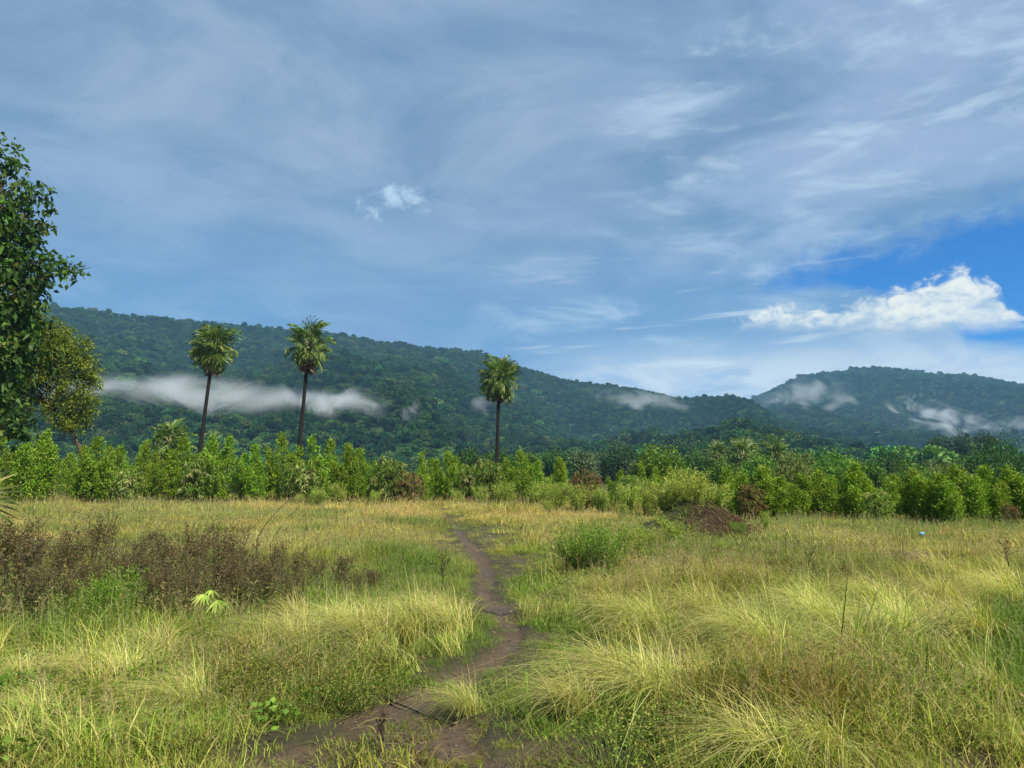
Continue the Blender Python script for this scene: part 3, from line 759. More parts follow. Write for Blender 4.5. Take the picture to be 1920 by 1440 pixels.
# ------------------------------------------------------------------ the two trees at the left
def lobe(px, py, rx, ry, d, rd=None, dd=0.0):
    kk = 1.02 if d < 50 else 1.04
    x, y, z = at(px, d, py); k = d / F
    k *= kk; return (x, y + dd, z, rx * k, (rd or rx) * k, ry * k)
def rel(blobs, b): return [(q[0] - b[0], q[1] - b[1], *q[2:]) for q in blobs]
D1 = 48.0; b1 = at(-75, D1)
B1 = [lobe(-5, 300, 42, 42, D1), lobe(-60, 330, 70, 70, D1), lobe(35, 345, 22, 18, D1), lobe(-20, 400, 75, 60, D1), lobe(60, 378, 40, 22, D1), lobe(72, 415, 22, 20, D1), lobe(10, 455, 62, 40, D1),
      lobe(60, 432, 30, 16, D1), lobe(70, 490, 40, 18, D1), lobe(115, 503, 30, 14, D1), lobe(138, 508, 12, 9, D1), lobe(10, 540, 75, 60, D1), lobe(70, 560, 26, 30, D1), lobe(15, 620, 75, 55, D1), lobe(-60, 500, 130, 120, D1), lobe(-70, 640, 150, 110, D1),
      lobe(5, 690, 45, 50, D1), lobe(-10, 760, 50, 55, D1), lobe(20, 800, 35, 36, D1), lobe(-150, 480, 120, 130, D1), lobe(-160, 650, 120, 110, D1), lobe(-90, 780, 90, 60, D1)]
tm = blob_tree(41, rel(B1, b1), [(0, 0, 0), (0.2, 0, 4), (0.6, 0.2, 9), (0.9, 0, 14), (1.2, 0, 19)], 0.46, 1900, [(0.050, 0.105, 0.014), (0.085, 0.155, 0.018), (0.032, 0.068, 0.012), (0.13, 0.16, 0.022)], (4, 3, 3, 0.7),
               10, 0.30, tr=(0.38, 0.16), wd=0.55, droop=0.35)
plant('broadleaf_tree', 'tall dark large-leaved tree cut off by the left edge', 'tree', (*b1, 0), tm)
D2 = 56.0; b2 = at(148, D2)
B2 = [lobe(60, 640, 60, 42, D2), lobe(100, 625, 36, 26, D2), lobe(30, 680, 62, 36, D2), lobe(110, 672, 52, 34, D2), lobe(150, 690, 34, 34, D2), lobe(85, 712, 44, 22, D2), lobe(142, 728, 36, 26, D2),
      lobe(110, 762, 36, 20, D2), lobe(152, 765, 28, 26, D2), lobe(146, 795, 24, 18, D2), lobe(5, 735, 36, 46, D2), lobe(20, 610, 60, 50, D2), lobe(-20, 690, 70, 60, D2), lobe(15, 795, 36, 30, D2), lobe(60, 655, 60, 36, D2), lobe(70, 690, 50, 30, D2), lobe(128, 650, 40, 26, D2), lobe(165, 712, 22, 30, D2), lobe(125, 790, 34, 20, D2), lobe(160, 745, 28, 24, D2), lobe(45, 745, 30, 20, D2)]
tm = blob_tree(42, rel(B2, b2), [(0, 0, 0), (0.1, 0, 2.2), (-0.1, 0, 3.8), (-0.9, 0, 5.2), (-2.2, 0, 6.6)], 0.24, 1500, [(0.185, 0.265, 0.024), (0.135, 0.20, 0.020), (0.26, 0.32, 0.035), (0.08, 0.13, 0.016)], (4, 3, 1.5, 1.5),
               22, 0.19, tr=(0.19, 0.09), wd=0.45, droop=0.2, twigs=4, bark=(0.12, 0.085, 0.06))
plant('small_leaved_tree', 'olive green tree with gaps showing mist, beside the dark left tree', 'tree', (*b2, 0), tm)

# ------------------------------------------------------------------ trees beyond the hedge
MID = [  # px, top py, half width px, distance, tone, description
    (700, 868, 40, 95, 1, 'low dark green tree just showing over the hedge'), (880, 848, 42, 100, 0, 'dark rounded tree left of the upright palm trunk'), (935, 846, 48, 105, 0, 'dark leafy tree at the foot of the upright palm'),
    (985, 850, 30, 120, 1, 'small green tree right of the upright palm'), (1042, 842, 36, 170, 0, 'flat-topped dark tree right of the upright palm'), (1095, 848, 26, 120, 3, 'pale grey-green feathery tree behind the hedge'),
    (1150, 832, 60, 150, 2, 'broad grey-green tree behind the reddish bush'), (1205, 866, 24, 110, 3, 'small pale grey-green tree behind the hedge'), (1235, 834, 52, 70, 4, 'bright green tree taller than the hedge, left of the mound'),
    (1300, 848, 46, 130, 0, 'dark tree left of the three low palms'), (1420, 858, 34, 100, 4, 'green tree between the low palms'), (1500, 850, 46, 105, 5, 'olive feathery tree right of the three low palms'),
    (1490, 872, 40, 75, 5, 'lower olive tree right of the three low palms'), (1570, 850, 56, 85, 4, 'green dome-shaped tree behind the hedge'), (1630, 872, 30, 75, 1, 'small green tree beside the dome-shaped tree'),
    (1672, 848, 52, 130, 0, 'dark rounded tree between the dome tree and tiny palm'), (1715, 872, 40, 90, 4, 'light green tree below the tiny far palm'), (1775, 873, 40, 95, 5, 'yellowish green tree right of the tiny far palm'),
    (1815, 862, 44, 110, 1, 'green tree left of the big umbrella tree'), (1892, 814, 100, 105, 0, 'big dark umbrella-shaped tree at the right edge'), (1768, 822, 26, 260, 2, 'far bluish tree left of the umbrella tree'),
    (1808, 818, 26, 260, 2, 'second far bluish tree nearer the umbrella tree'), (1850, 814, 24, 280, 2, 'far bluish tree rising behind the umbrella tree'), (1360, 868, 40, 90, 1, 'green tree below the low palms'), (1990, 840, 60, 110, 0, 'dark tree past the right edge'), (1270, 868, 36, 85, 1, 'low green tree behind the mound')]
TONES = [[(0.050, 0.110, 0.016), (0.075, 0.145, 0.020), (0.034, 0.075, 0.013)], [(0.095, 0.190, 0.022), (0.130, 0.235, 0.030), (0.060, 0.130, 0.018)], [(0.050, 0.095, 0.035), (0.070, 0.120, 0.045), (0.035, 0.070, 0.026)],
         [(0.13, 0.185, 0.085), (0.17, 0.22, 0.11), (0.08, 0.13, 0.055)], [(0.125, 0.235, 0.022), (0.175, 0.290, 0.032), (0.075, 0.155, 0.018)], [(0.15, 0.19, 0.035), (0.11, 0.155, 0.028), (0.19, 0.21, 0.05)]]
for i, (px, py, hw, d, tone, desc) in enumerate(MID):
    if px > 1960: continue
    g = rng(900 + i); bx, by = at(px, d); _, _, top_ = at(px, d, py); w = hw * d / F
    bl = [(0, 0, top_ - w * 0.45, w * 0.62, w * 0.62, w * 0.45)]
    for k in range(7):
        a = k * 0.9 + g.uniform(0, 0.5); rr = w * g.uniform(0.35, 0.62)
        bl.append((rr * math.cos(a), rr * math.sin(a), top_ - w * g.uniform(0.55, 1.0), w * 0.46, w * 0.46, w * g.uniform(0.24, 0.4)))
    for k in range(4):
        a = k * 1.6 + g.uniform(0, 0.5); bl.append((w * 0.5 * math.cos(a), w * 0.5 * math.sin(a), max(top_ * 0.35, 1.0), w * 0.5, w * 0.5, max(top_ * 0.3, 0.8)))
    lf = 0.0030 * d + 0.06
    tm = blob_tree(900 + i, bl, [(0, 0, 0), (0.1, 0, top_ * 0.35), (0, 0.1, top_ * 0.75)], lf, int(250 + hw * 5), TONES[tone], (3, 2, 2), 11, lf * 0.9, tr=(0.05 * top_ * 0.6, 0.1), wd=0.6, twigs=1)
    plant('leafy_tree', desc, 'tree', (bx, by, 0), tm, 'trees beyond the hedge')

# ------------------------------------------------------------------ the hedge of saplings
def hedge_d(px): return float(np.interp(px, [-100, 0, 300, 700, 900, 1100, 1250, 1400, 1600, 1920], [46, 47, 48, 48, 47, 40, 34, 29.5, 27.5, 26.5]))
SAP = [sapling(60 + i, 4.0, 1.0 + 0.14 * (i % 4), 3 + (i * 2) % 5, 1.15 - 0.12 * (i % 3)) for i in range(6)]
SAPR = [sapling(80 + i, 2.2, 0.70 + 0.08 * (i % 2), 4 + i % 2, 1.1, 0.10, GREENS, (4, 3, 2, 1.5), 0.10) for i in range(4)]
OLV = [(0.16, 0.24, 0.032), (0.23, 0.29, 0.05), (0.42, 0.43, 0.15)]
BRN = [(0.20, 0.145, 0.045), (0.14, 0.13, 0.035), (0.25, 0.17, 0.065)]
RED = [(0.21, 0.125, 0.05), (0.16, 0.11, 0.04), (0.14, 0.16, 0.03)]
DRK = [(0.11, 0.19, 0.022), (0.16, 0.22, 0.032), (0.32, 0.33, 0.12)]
MAN = {'o': [mango(101, 2.6, 1.1, OLV, (3, 2, 1.2)), mango(102, 2.6, 1.1, OLV, (3, 2, .6))], 'b': [mango(103, 2.6, 1.15, BRN, (3, 2, 1))], 'r': [mango(104, 2.6, 1.1, RED, (3, 2, 1))], 'd': [mango(105, 2.6, 1.1, DRK, (4, 3, .8))]}
MANR = {k: [mango(110 + i, 2.6, 0.85, c, (3, 2, 1), 190, 0.20, 0.25)] for i, (k, c) in enumerate((('o', OLV), ('b', BRN), ('r', RED), ('d', DRK)))}
HED = [(-70, 825, 'g'), (-30, 820, 'g'), (8, 818, 'g'), (42, 836, 'g'), (68, 806, 'g'), (98, 832, 'g'), (128, 852, 'g'), (158, 838, 'g'), (190, 818, 'g'), (222, 838, 'g'), (240, 868, 'o'), (262, 828, 'g'), (292, 850, 'g'), (318, 846, 'g'), (346, 818, 'g'),
       (392, 820, 'g'), (372, 846, 'd'), (430, 820, 'g'), (452, 852, 'g'), (486, 836, 'g'), (512, 850, 'g'), (540, 814, 'g'), (578, 850, 'o'), (606, 818, 'g'), (636, 858, 'g'), (663, 834, 'g'), (698, 862, 'g'), (735, 848, 'd'), (766, 876, 'b'),
       (792, 848, 'g'), (818, 864, 'g'), (842, 848, 'g'), (880, 862, 'd'), (918, 852, 'd'), (950, 858, 'g'), (980, 846, 'g'), (1010, 866, 'g'), (1045, 858, 'g'), (1097, 870, 'r'), (1150, 882, 'g'), (1180, 880, 'o'), (1206, 868, 'g'), (1255, 880, 'g'), (1290, 886, 'g'), (1362, 878, 'g'),
       (1410, 898, 'r'), (1420, 876, 'g'), (1437, 898, 'g'), (1472, 896, 'g'), (1506, 892, 'g'), (1532, 886, 'g'), (1582, 890, 'g'), (1602, 874, 'g'), (1644, 912, 'o'), (1692, 882, 'g'), (1722, 894, 'g'), (1762, 890, 'g'),
       (1806, 876, 'g'), (1828, 895, 'g'), (1852, 876, 'g'), (1893, 940, 'b'), (1902, 878, 'g'), (1950, 880, 'g'), (1345, 905, 'd'), (1490, 910, 'g'), (1555, 905, 'g'), (1625, 902, 'g'), (1668, 906, 'g'), (1742, 900, 'g'), (1782, 905, 'g'), (1872, 905, 'g'), (1392, 905, 'g'), (1455, 912, 'g')]
DESC = {'g': ['bright green', 'pointed green', 'bushy green'], 'o': ['pale-tipped olive'], 'b': ['browned drooping-leaved'], 'r': ['reddish brown'], 'd': ['dull green drooping-leaved']}
items = [(px, DESC[k][i % len(DESC[k])]) for i, (px, py, k) in enumerate(HED)]
labs = labelled(items, 'hedge sapling')
for i, (px, py, k) in enumerate(HED):
    g = rng(1500 + i); d = hedge_d(px) + g.uniform(-0.6, 0.9) - (1.3 if k in 'obrd' else 0)
    x, y, top_ = at(px, d, py); right = px > 1300
    if k == 'g':
        me = (SAPR if right else SAP)[i % (4 if right else 6)]; s = top_ / (2.2 if right else 4.0); sw = s * g.uniform(0.85, 1.05) * (1.12 if right else 1.0)
    else:
        me = (MANR if right else MAN)[k][i % len((MANR if right else MAN)[k])]; s = top_ / 2.6; sw = s * g.uniform(0.9, 1.1) * (1.0 if right else 0.85)
    plant('hedge_sapling', labs[i], 'sapling', (x, y, gz(np.float64(x), np.float64(y)) - 0.02), me, 'saplings in the hedge row', g.uniform(0, 6.28), (sw, sw, s))
# the second row, seen only as tops and gaps filled with green
back = [(px + 14, py + (10 if (i % 2) else 22)) for i, (px, py, k) in enumerate(HED) if k == 'g' and px < 1250][::2] + [(1385, 892), (1452, 900), (1560, 896), (1620, 900), (1668, 898), (1745, 900), (1785, 896), (1875, 896)]
bl_ = labelled([(px, 'green') for px, py in back], 'back-row sapling')
for i, (px, py) in enumerate(back):
    g = rng(1700 + i); right = px > 1300; d = hedge_d(px) + g.uniform(2.2, 3.4)
    x, y, top_ = at(px, d, py); s = top_ / (2.2 if right else 4.0)
    plant('hedge_sapling', bl_[i], 'sapling', (x, y, 0), (SAPR if right else SAP)[(i + 2) % (4 if right else 6)], 'saplings in the back hedge row', g.uniform(0, 6.28), (s, s, s))

# ------------------------------------------------------------------ grass
STRAW = [(0.52, 0.45, 0.15), (0.42, 0.41, 0.10), (0.31, 0.345, 0.055), (0.19, 0.25, 0.032)]
GREEN = [(0.19, 0.30, 0.03), (0.28, 0.38, 0.045), (0.12, 0.21, 0.022), (0.40, 0.40, 0.09)]
def meadow_clump(seed, n, rad_, h0, h1, w, cols, wts, lean=0.55, heads=0, leanaz=None):
    g = rng(seed); mb = MB()
    B = np.concatenate([g.normal(0, rad_ * 0.5, (n, 2)), np.zeros((n, 1)) - 0.01], 1)
    a = g.uniform(0, 6.28, n) if leanaz is None else leanaz + g.normal(0, 0.95, n)
    blades(mb, B, a, g.uniform(h0, h1, n), np.abs(g.normal(lean, 0.3 if leanaz is None else 0.5, n)), w * g.uniform(0.6, 1.3, n), pal(cols, wts, n, g, 0.2), 5)
    if heads:                                           # feathery seed heads on thin stems
        B = np.concatenate([g.normal(0, rad_ * 0.5, (heads, 2)), np.zeros((heads, 1))], 1); a = g.uniform(0, 6.28, heads) if leanaz is None else leanaz + g.normal(0, 0.6, heads)
        hh = g.uniform(h1 * 0.85, h1 * 1.35, heads); ln = np.abs(g.normal(0.3, 0.15, heads))
        cc = jit((0.40, 0.33, 0.17), heads, g, 0.15)
        blades(mb, B, a, hh, ln, w * 0.45, cc, 3, 0.6)
        m = 12; t = g.uniform(0.62, 1.0, (heads, m))
        lat = np.stack([np.cos(a), np.sin(a), 0 * a], 1)
        P = B[:, None] + lat[:, None] * (hh * ln)[:, None, None] * (0.25 * t + 0.75 * t ** 2)[..., None]; P[..., 2] += hh[:, None] * (t - 0.33 * ln[:, None] * t ** 3)
        D = lat[:, None] * 0.6 + g.normal(0, 0.7, (heads, m, 3)); D[..., 2] += 0.5
        leaves(mb, P.reshape(-1, 3), D.reshape(-1, 3), 0.022, w * 0.5, np.repeat(cc, m, 0) * 1.1, g, 0.1)
    return mb

def tall_clump(seed, n, rad_, h0, h1, w, cols, wts, lean, az0, spread=0.5, heads=0):
    return meadow_clump(seed, n, rad_, h0, h1, w, cols, wts, lean, heads, az0)

def zone(px, py, cx, cy2, rx, ry): return np.clip(1.6 - ((px - cx) / rx) ** 2 - ((py - cy2) / ry) ** 2, 0, 1)

def wedge(r0, r1, dens, g, half=43.0):
    n = int(R(2 * half) * 0.5 * (r1 * r1 - r0 * r0) * dens)
    a = np.radians(g.uniform(-half, half, n)); r = np.sqrt(r0 * r0 + (r1 * r1 - r0 * r0) * g.random(n))
    return np.sin(a) * r, np.cos(a) * r

def track(x, y):
    """1 in the trodden strip between path and second rut"""
    l, r = path_edges(y)
    return np.clip((x - l + 0.25) / 0.2, 0, 1) * np.clip((r + np.interp(y, [6, 8, 22, 40], [0.5, 1.1, 2.0, 3.0]) - x) / 0.4, 0, 1) * (y > 5.5) * (y < 34)

def meadow():
    g = rng(21)
    ms = [meadow_clump(200 + i, 64, 0.17, 0.08, 0.28, 0.0050, STRAW, (2, 3, 3, 2), 0.8, 3).mesh('grass_clump', M_GRASS) for i in range(4)]
    ms += [meadow_clump(210 + i, 60, 0.15, 0.07, 0.24, 0.0056, GREEN, (3, 3, 2, 2), 0.8, 0).mesh('grass_clump', M_GRASS) for i in range(3)]
    ms += [meadow_clump(220 + i, 46, 0.14, 0.03, 0.10, 0.0050, STRAW[1:] + GREEN[:2], (3, 3, 2, 2, 2), 0.9, 0).mesh('grass_clump', M_GRASS) for i in range(3)]
    # coarser clumps for the far field
    ms += [meadow_clump(230 + i, 70, 0.34, 0.07, 0.22, 0.010, STRAW, (4, 3, 2, 1), 0.7, 4).mesh('grass_clump', M_GRASS) for i in range(3)]
    X, Y, I, S, T = [], [], [], [], []
    for r0, r1, dens in ((2.4, 9, 56), (9, 17, 40), (17, 36, 15), (36, 75, 6)):
        x, y = wedge(r0, r1, dens, g); n = len(x)
        b = bare(x, y); px, py = proj(x, y); tr = track(x, y)
        l, r = path_edges(y)
        n1 = VNA.fbm(x * 0.7 + 3, y * 0.7, 3); n2 = VNB.fbm(x * 0.25, y * 0.25 + 8, 3)
        lush = np.clip((VNC.fbm(x * 0.9 + 11, y * 0.9, 3) - 0.5) * 5, 0, 1)
        lush = np.maximum(lush, np.clip(1 - (px / 420), 0, 1) * np.clip((py - 1180) / 60, 0, 1) * 0.5)
        q = g.random(n)
        mound = np.exp(-(((x - MX - 0.55) / 0.9) ** 2 + ((y - MY) / 1.0) ** 2)) > 0.45
        over = (py > 1232) & (py < 1282) & (q < 0.42) | (py < 1232) & (py > 1000) & (q < 0.13)
        keep = over | ((b < 0.35) & ~(mound & (q < 0.85))) | ((q < 0.07) & (b > 0.5)) | ((py > 1335) & (b > 0.4) & (VNB.fbm(x * 2.2 + 31, y * 2.2, 3) > 0.45) & (q < 0.85))
        brown = ((b > 0.4) & (py > 1335))[:, None] * np.array([[0.15, 0.20, 0.15]])
        short = (tr > 0.4) | (b > 0.2) | ((py > 1350) & (px > 480) & (px < 1250)) | ((px > 860) & (px < 1130) & (py > 1270))
        idx = np.where(g.random(n) < 0.35 * lush + 0.12, 4 + g.integers(0, 3, n), g.integers(0, 4, n))
        s_left = zone(px, py, 380, 1310, 300, 80)
        idx = np.where(short & ((g.random(n) < 0.85) | (b > 0.3)), 7 + g.integers(0, 3, n), idx)
        if r0 >= 17: idx = np.where(short & (g.random(n) < 0.7), 7 + g.integers(0, 3, n), 10 + g.integers(0, 3, n))
        s = np.clip(g.normal(1, 0.2, n), 0.5, 1.6) * (0.72 + 0.6 * n1)
        if r0 >= 17: s *= np.where(idx >= 10, 0.82, 1.25) * (1.5 if r0 > 30 else 1.0)
        s *= (1 - 0.35 * s_left) * np.interp(py, [1280, 1400], [1.0, 0.75])
        s *= np.where(tr > 0.4, 0.95, 1.0) * np.interp(VNB.fbm(x * 0.8 + 90, y * 0.8, 3), [0.3, 0.5, 0.68], [0.6, 0.95, 1.7])
        near_path = np.clip(1 - np.minimum(np.abs(x - l), np.abs(x - r)) / np.interp(y, [6, 14], [0.35, 0.9]), 0, 1) * (y < 44); s *= 1 - 0.6 * near_path
        s *= np.where((idx >= 7) & (idx < 10) & (py > 1250), 1.65, 1.0)
        straw = np.clip((n2 - 0.38) * 3, 0, 1)
        tint = np.stack([0.70 + 0.48 * straw, 0.84 + 0.24 * straw, 0.75 + 0.35 * straw], 1)
        dk = np.clip((VNC.fbm(x * 0.5 + 60, y * 0.5, 4) - 0.5) * 5, 0, 1)[:, None]; tint *= 1 - dk * np.array([[0.42, 0.26, 0.40]])
        brn = np.maximum(zone(px, py, 1500, 1355, 380, 80), 0.55 * np.clip((VNA.fbm(x * 0.6 + 77, y * 0.6, 3) - 0.55) * 6, 0, 1))[:, None] * np.clip((VNB.fbm(x * 1.5, y * 1.5 + 20, 3) - 0.42) * 5, 0, 1)[:, None]
        tint *= 1 - brn * np.array([[0.22, 0.36, 0.42]])
        pinkish = zone(px, py, 1500, 1090, 480, 45)[:, None] * 0.6
        tint *= 1 - pinkish * np.array([[0.10, 0.20, 0.05]])
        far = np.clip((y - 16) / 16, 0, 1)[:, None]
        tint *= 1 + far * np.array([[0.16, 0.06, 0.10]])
        tint *= (0.85 + 0.3 * n1)[:, None] * (1 - brown)
        X.append(x[keep]); Y.append(y[keep]); I.append(idx[keep]); S.append(s[keep]); T.append(tint[keep])
    x, y, idx, s, tint = map(np.concatenate, (X, Y, I, S, T)); n = len(x)
    rot = np.stack([g.normal(0, 0.10, n), g.normal(-0.12, 0.10, n), g.uniform(0, 6.28, n)], 1)
    scatter('meadow_grass', 'straw and green meadow grass covering the field', 'grass', np.stack([x, y, gz(x, y)], 1), idx, rot, np.stack([s, s, s * g.uniform(0.8, 1.2, n)], 1), tint, ms)
meadow()

WIND = math.pi * 0.93                                   # the long grass leans to the left
TALLC = [(0.58, 0.54, 0.16), (0.45, 0.47, 0.095), (0.68, 0.60, 0.25), (0.27, 0.33, 0.05)]
def tall():
    g = rng(22)
    ms = [tall_clump(300 + i, 90, 0.16, 0.28, 0.70, 0.0052, TALLC, (3, 3, 2, 2), 1.05, 0.0, heads=3).mesh('tall_grass_clump', M_GRASS) for i in range(5)]
    x, y = wedge(3.2, 16, 34, g); px, py = proj(x, y); n = len(x)
    z = np.maximum.reduce([zone(px, py, 740, 1225, 150, 32), zone(px, py, 1560, 1230, 420, 85), zone(px, py, 150, 1280, 330, 45) * 0.6, zone(px, py, 1830, 1180, 200, 90), zone(px, py, 60, 1380, 160, 80) * 0.5,
                           zone(px, py, 1120, 1320, 130, 26) * 0.6, zone(px, py, 1420, 1160, 260, 40), zone(px, py, 1700, 1440, 260, 30) * 0.4])
    p = z * np.clip((VNA.fbm(x * 1.1 + 50, y * 1.1, 3) - 0.30) * 3.2, 0.05, 1) * 0.26
    l, r = path_edges(y)
    keep = (g.random(n) < p) & (bare(x, y) < 0.15) & (track(x, y) < 0.3) & ~((x > l - 0.12) & (x < r + 0.1))
    brn = zone(px, py, 1500, 1355, 300, 50)
    keep &= g.random(n) > brn * 0.8
    x, y, px, py = x[keep], y[keep], px[keep], py[keep]; n = len(x)
    v = 0.8 + 0.45 * VNB.fbm(x * 1.3, y * 1.3, 3)
    gr = np.clip((VNC.fbm(x * 0.8 + 9, y * 0.8, 3) - 0.45) * 3, 0, 1)
    tint = np.stack([v * (1.06 - 0.16 * gr), v, v * (1 - 0.1 * gr)], 1)
    s = np.clip(g.normal(0.86, 0.16, n), 0.5, 1.3)
    rot = np.stack([g.normal(0, 0.08, n), g.normal(0, 0.08, n), WIND + g.normal(0, 0.45, n)], 1)
    scatter('tall_grass', 'long pale grass leaning over in the wind', 'grass', np.stack([x, y, gz(x, y)], 1), g.integers(0, 5, n), rot, np.stack([s, s, s], 1), tint, ms)
tall()

def weeds():
    g = rng(23)
    ms = []
    def broad(seed, n, L, cols, rad_, h):
        q = rng(seed); mb = MB(); B = np.concatenate([q.normal(0, rad_, (n, 2)), q.uniform(0.02, h, (n, 1))], 1)
        D = np.concatenate([q.normal(0, 1, (n, 2)), q.normal(0.35, 0.3, (n, 1))], 1)
        leaves(mb, B, D, L * q.uniform(0.6, 1.2, n), L * (0.75 if L > 0.05 else 0.42), pal(cols, np.ones(len(cols)), n, q, 0.12), q, 0.15)
        for i in range(0, n, 3): mb.tube([(B[i, 0] * 0.5, B[i, 1] * 0.5, 0), B[i]], [0.003, 0.002], (0.16, 0.2, 0.05), 3)
        return mb.mesh('weed', M_GRASS)
    ms += [broad(400 + i, 60, 0.062, [(0.16, 0.29, 0.035), (0.24, 0.37, 0.06), (0.10, 0.20, 0.025)], 0.12, 0.16) for i in range(2)]      # round-leaved
    ms += [broad(410 + i, 190, 0.024, [(0.27, 0.20, 0.05), (0.26, 0.28, 0.05), (0.33, 0.25, 0.07), (0.20, 0.14, 0.04)], 0.15, 0.22) for i in range(2)]   # rusty
    ms += [broad(420 + i, 190, 0.026, [(0.20, 0.30, 0.045), (0.27, 0.36, 0.06), (0.32, 0.30, 0.06)], 0.15, 0.22) for i in range(2)]
    x, y = wedge(3.0, 13, 40, g); px, py = proj(x, y); n = len(x); l, r = path_edges(y)
    zb = np.maximum.reduce([zone(px, py, 140, 1400, 190, 75), zone(px, py, 250, 1290, 90, 30) * 0.6, zone(px, py, 420, 1400, 130, 50) * 0.8, zone(px, py, 560, 1345, 60, 40), zone(px, py, 330, 1200, 60, 25), zone(px, py, 20, 1270, 50, 30), zone(px, py, 1120, 1080, 60, 18), zone(px, py, 850, 1420, 60, 15) * 0.4])
    zr = np.maximum.reduce([zone(px, py, 470, 1290, 190, 50), zone(px, py, 250, 1380, 160, 50) * 0.7, zone(px, py, 1500, 1350, 300, 60) * 0.8, zone(px, py, 660, 1260, 120, 22) * 0.7])
    zg = np.maximum.reduce([zone(px, py, 400, 1300, 340, 80), zone(px, py, 150, 1380, 220, 60) * 0.7, zone(px, py, 1450, 1370, 420, 70) * 0.6, zone(px, py, 230, 1180, 160, 30)])
    q = g.random(n); idx = np.full(n, -1)
    nz = VNA.fbm(x * 2 + 70, y * 2, 3)
    idx = np.where(g.random(n) < zg * 0.75 * (nz > 0.42), 4 + g.integers(0, 2, n), idx)
    idx = np.where(g.random(n) < zr * 0.85 * (VNC.fbm(x * 1.6 + 7, y * 1.6, 3) > 0.47), 2 + g.integers(0, 2, n), idx)
    idx = np.where(g.random(n) < zb * 0.95 * (VNB.fbm(x * 2.2 + 7, y * 2.2, 3) > 0.46), g.integers(0, 2, n), idx)
    keep = (idx >= 0) & (bare(x, y) < 0.2)
    x, y, idx = x[keep], y[keep], idx[keep]; n = len(x)
    s = g.uniform(0.6, 1.1, n); v = g.uniform(0.7, 1.1, (n, 1)) * np.ones((1, 3))
    scatter('low_weeds', 'low leafy green and rusty weeds among the grass', 'weeds', np.stack([x, y, gz(x, y)], 1), idx, np.stack([0 * s, 0 * s, g.uniform(0, 6.28, n)], 1), np.stack([s, s, s], 1), v, ms)
weeds()

# ------------------------------------------------------------------ single tussocks of long grass
TUSS = [tall_clump(330 + i, 360, 0.20, 0.45, 1.0, 0.0066, TALLC, (3, 3, 3, 1.5), 1.2, 0.0, heads=8) for i in range(4)]
TUSS = [t.mesh('blades', M_GRASS1) for t in TUSS]
TUS_IT = [(1165, 1292, .95, 'arching pale grass tussock at the path bend, largest in the foreground'), (1225, 1300, .8, 'yellow grass tussock right of the foreground arching tussock'), (1085, 1338, .62, 'low drooping straw tussock at the foreground path edge'),
          (1250, 1325, .85, 'straw tussock hanging over the rusty litter patch'), (1330, 1318, .8, 'bleached straw tussock leaning left in the right foreground'), (1230, 1195, 1.0, 'dark-based grass tussock beyond the bare second rut'),
          (1160, 1170, .9, 'rounded grass tussock beside the second rut'), (1330, 1180, .95, 'wide grass tussock right of the dark-based tussock'), (700, 1218, .95, 'bright yellow-green tussock on the left path bank'),
          (770, 1208, 1.0, 'tallest yellow-green tussock on the left path bank'), (850, 1200, .9, 'yellow-green tussock nearest the narrow path on the left'), (640, 1195, .85, 'yellow-green tussock by the grey dead weeds'),
          (300, 1240, .8, 'pale arching tussock left of the glowing sapling'), (480, 1235, .7, 'feathery tussock just right of the glowing sapling'), (560, 1222, .85, 'feathery tussock between the glowing sapling and path bank'),
          (130, 1270, .65, 'green upright tussock in the left foreground'), (40, 1285, .65, 'green upright tussock by the left edge'), (360, 1330, .7, 'small flattened straw tussock in the left foreground'),
          (1560, 1205, 1.0, 'windswept tussock in the middle of the right field'), (1700, 1230, 1.0, 'windswept tussock in the right foreground field'), (1850, 1225, 1.05, 'bright green windswept tussock near the right edge'), (1450, 1245, .9, 'windswept tussock left of the field middle'),
          (1390, 1215, .9, 'pale tussock behind the bleached straw tussock'), (1620, 1265, .9, 'yellow tussock low in the right foreground, left of two'), (1770, 1275, .85, 'yellow tussock low in the right foreground, right of two'), (1510, 1170, .8, 'small tussock at the foot of the dark twiggy shrub'),
          (1660, 1165, .85, 'far windswept tussock below the reddish soil patch'), (1780, 1160, .9, 'far windswept tussock right of the reddish soil patch'), (1900, 1160, .95, 'far green tussock against the right edge'), (1230, 1130, .8, 'far tussock between the feathery bush and twiggy shrub'),
          (1130, 1128, .7, 'low tussock just below the feathery bushes'), (800, 1165, .7, 'far yellow tussock on the left path bank'), (560, 1165, .7, 'tussock at the right end of the brown thicket'), (230, 1285, .7, 'flattened pale tussock in the left foreground, above the round-leaved weeds'),
          (1560, 1420, .6, 'bright straw tussock at the bottom of the right foreground'), (1420, 1425, .6, 'straw tussock at the bottom right of the mud'), (1880, 1330, .7, 'dull tussock low at the right edge'), (880, 1330, .5, 'small upright grass tuft at the pipe end'), (75, 1360, .5, 'pale tussock low at the left edge')]
for i, (px, py, s, lab) in enumerate(TUS_IT):
    g = rng(2000 + i); x, y = gpt(px, py)
    o = thing('grass_tussock', lab, 'grass tussock', (x, y, float(gz(np.float64(x), np.float64(y)))), 'long grass tussocks', WIND + g.normal(0, 0.35), s * g.uniform(0.76, 0.96))
    link('blades', TUSS[i % 4], o)

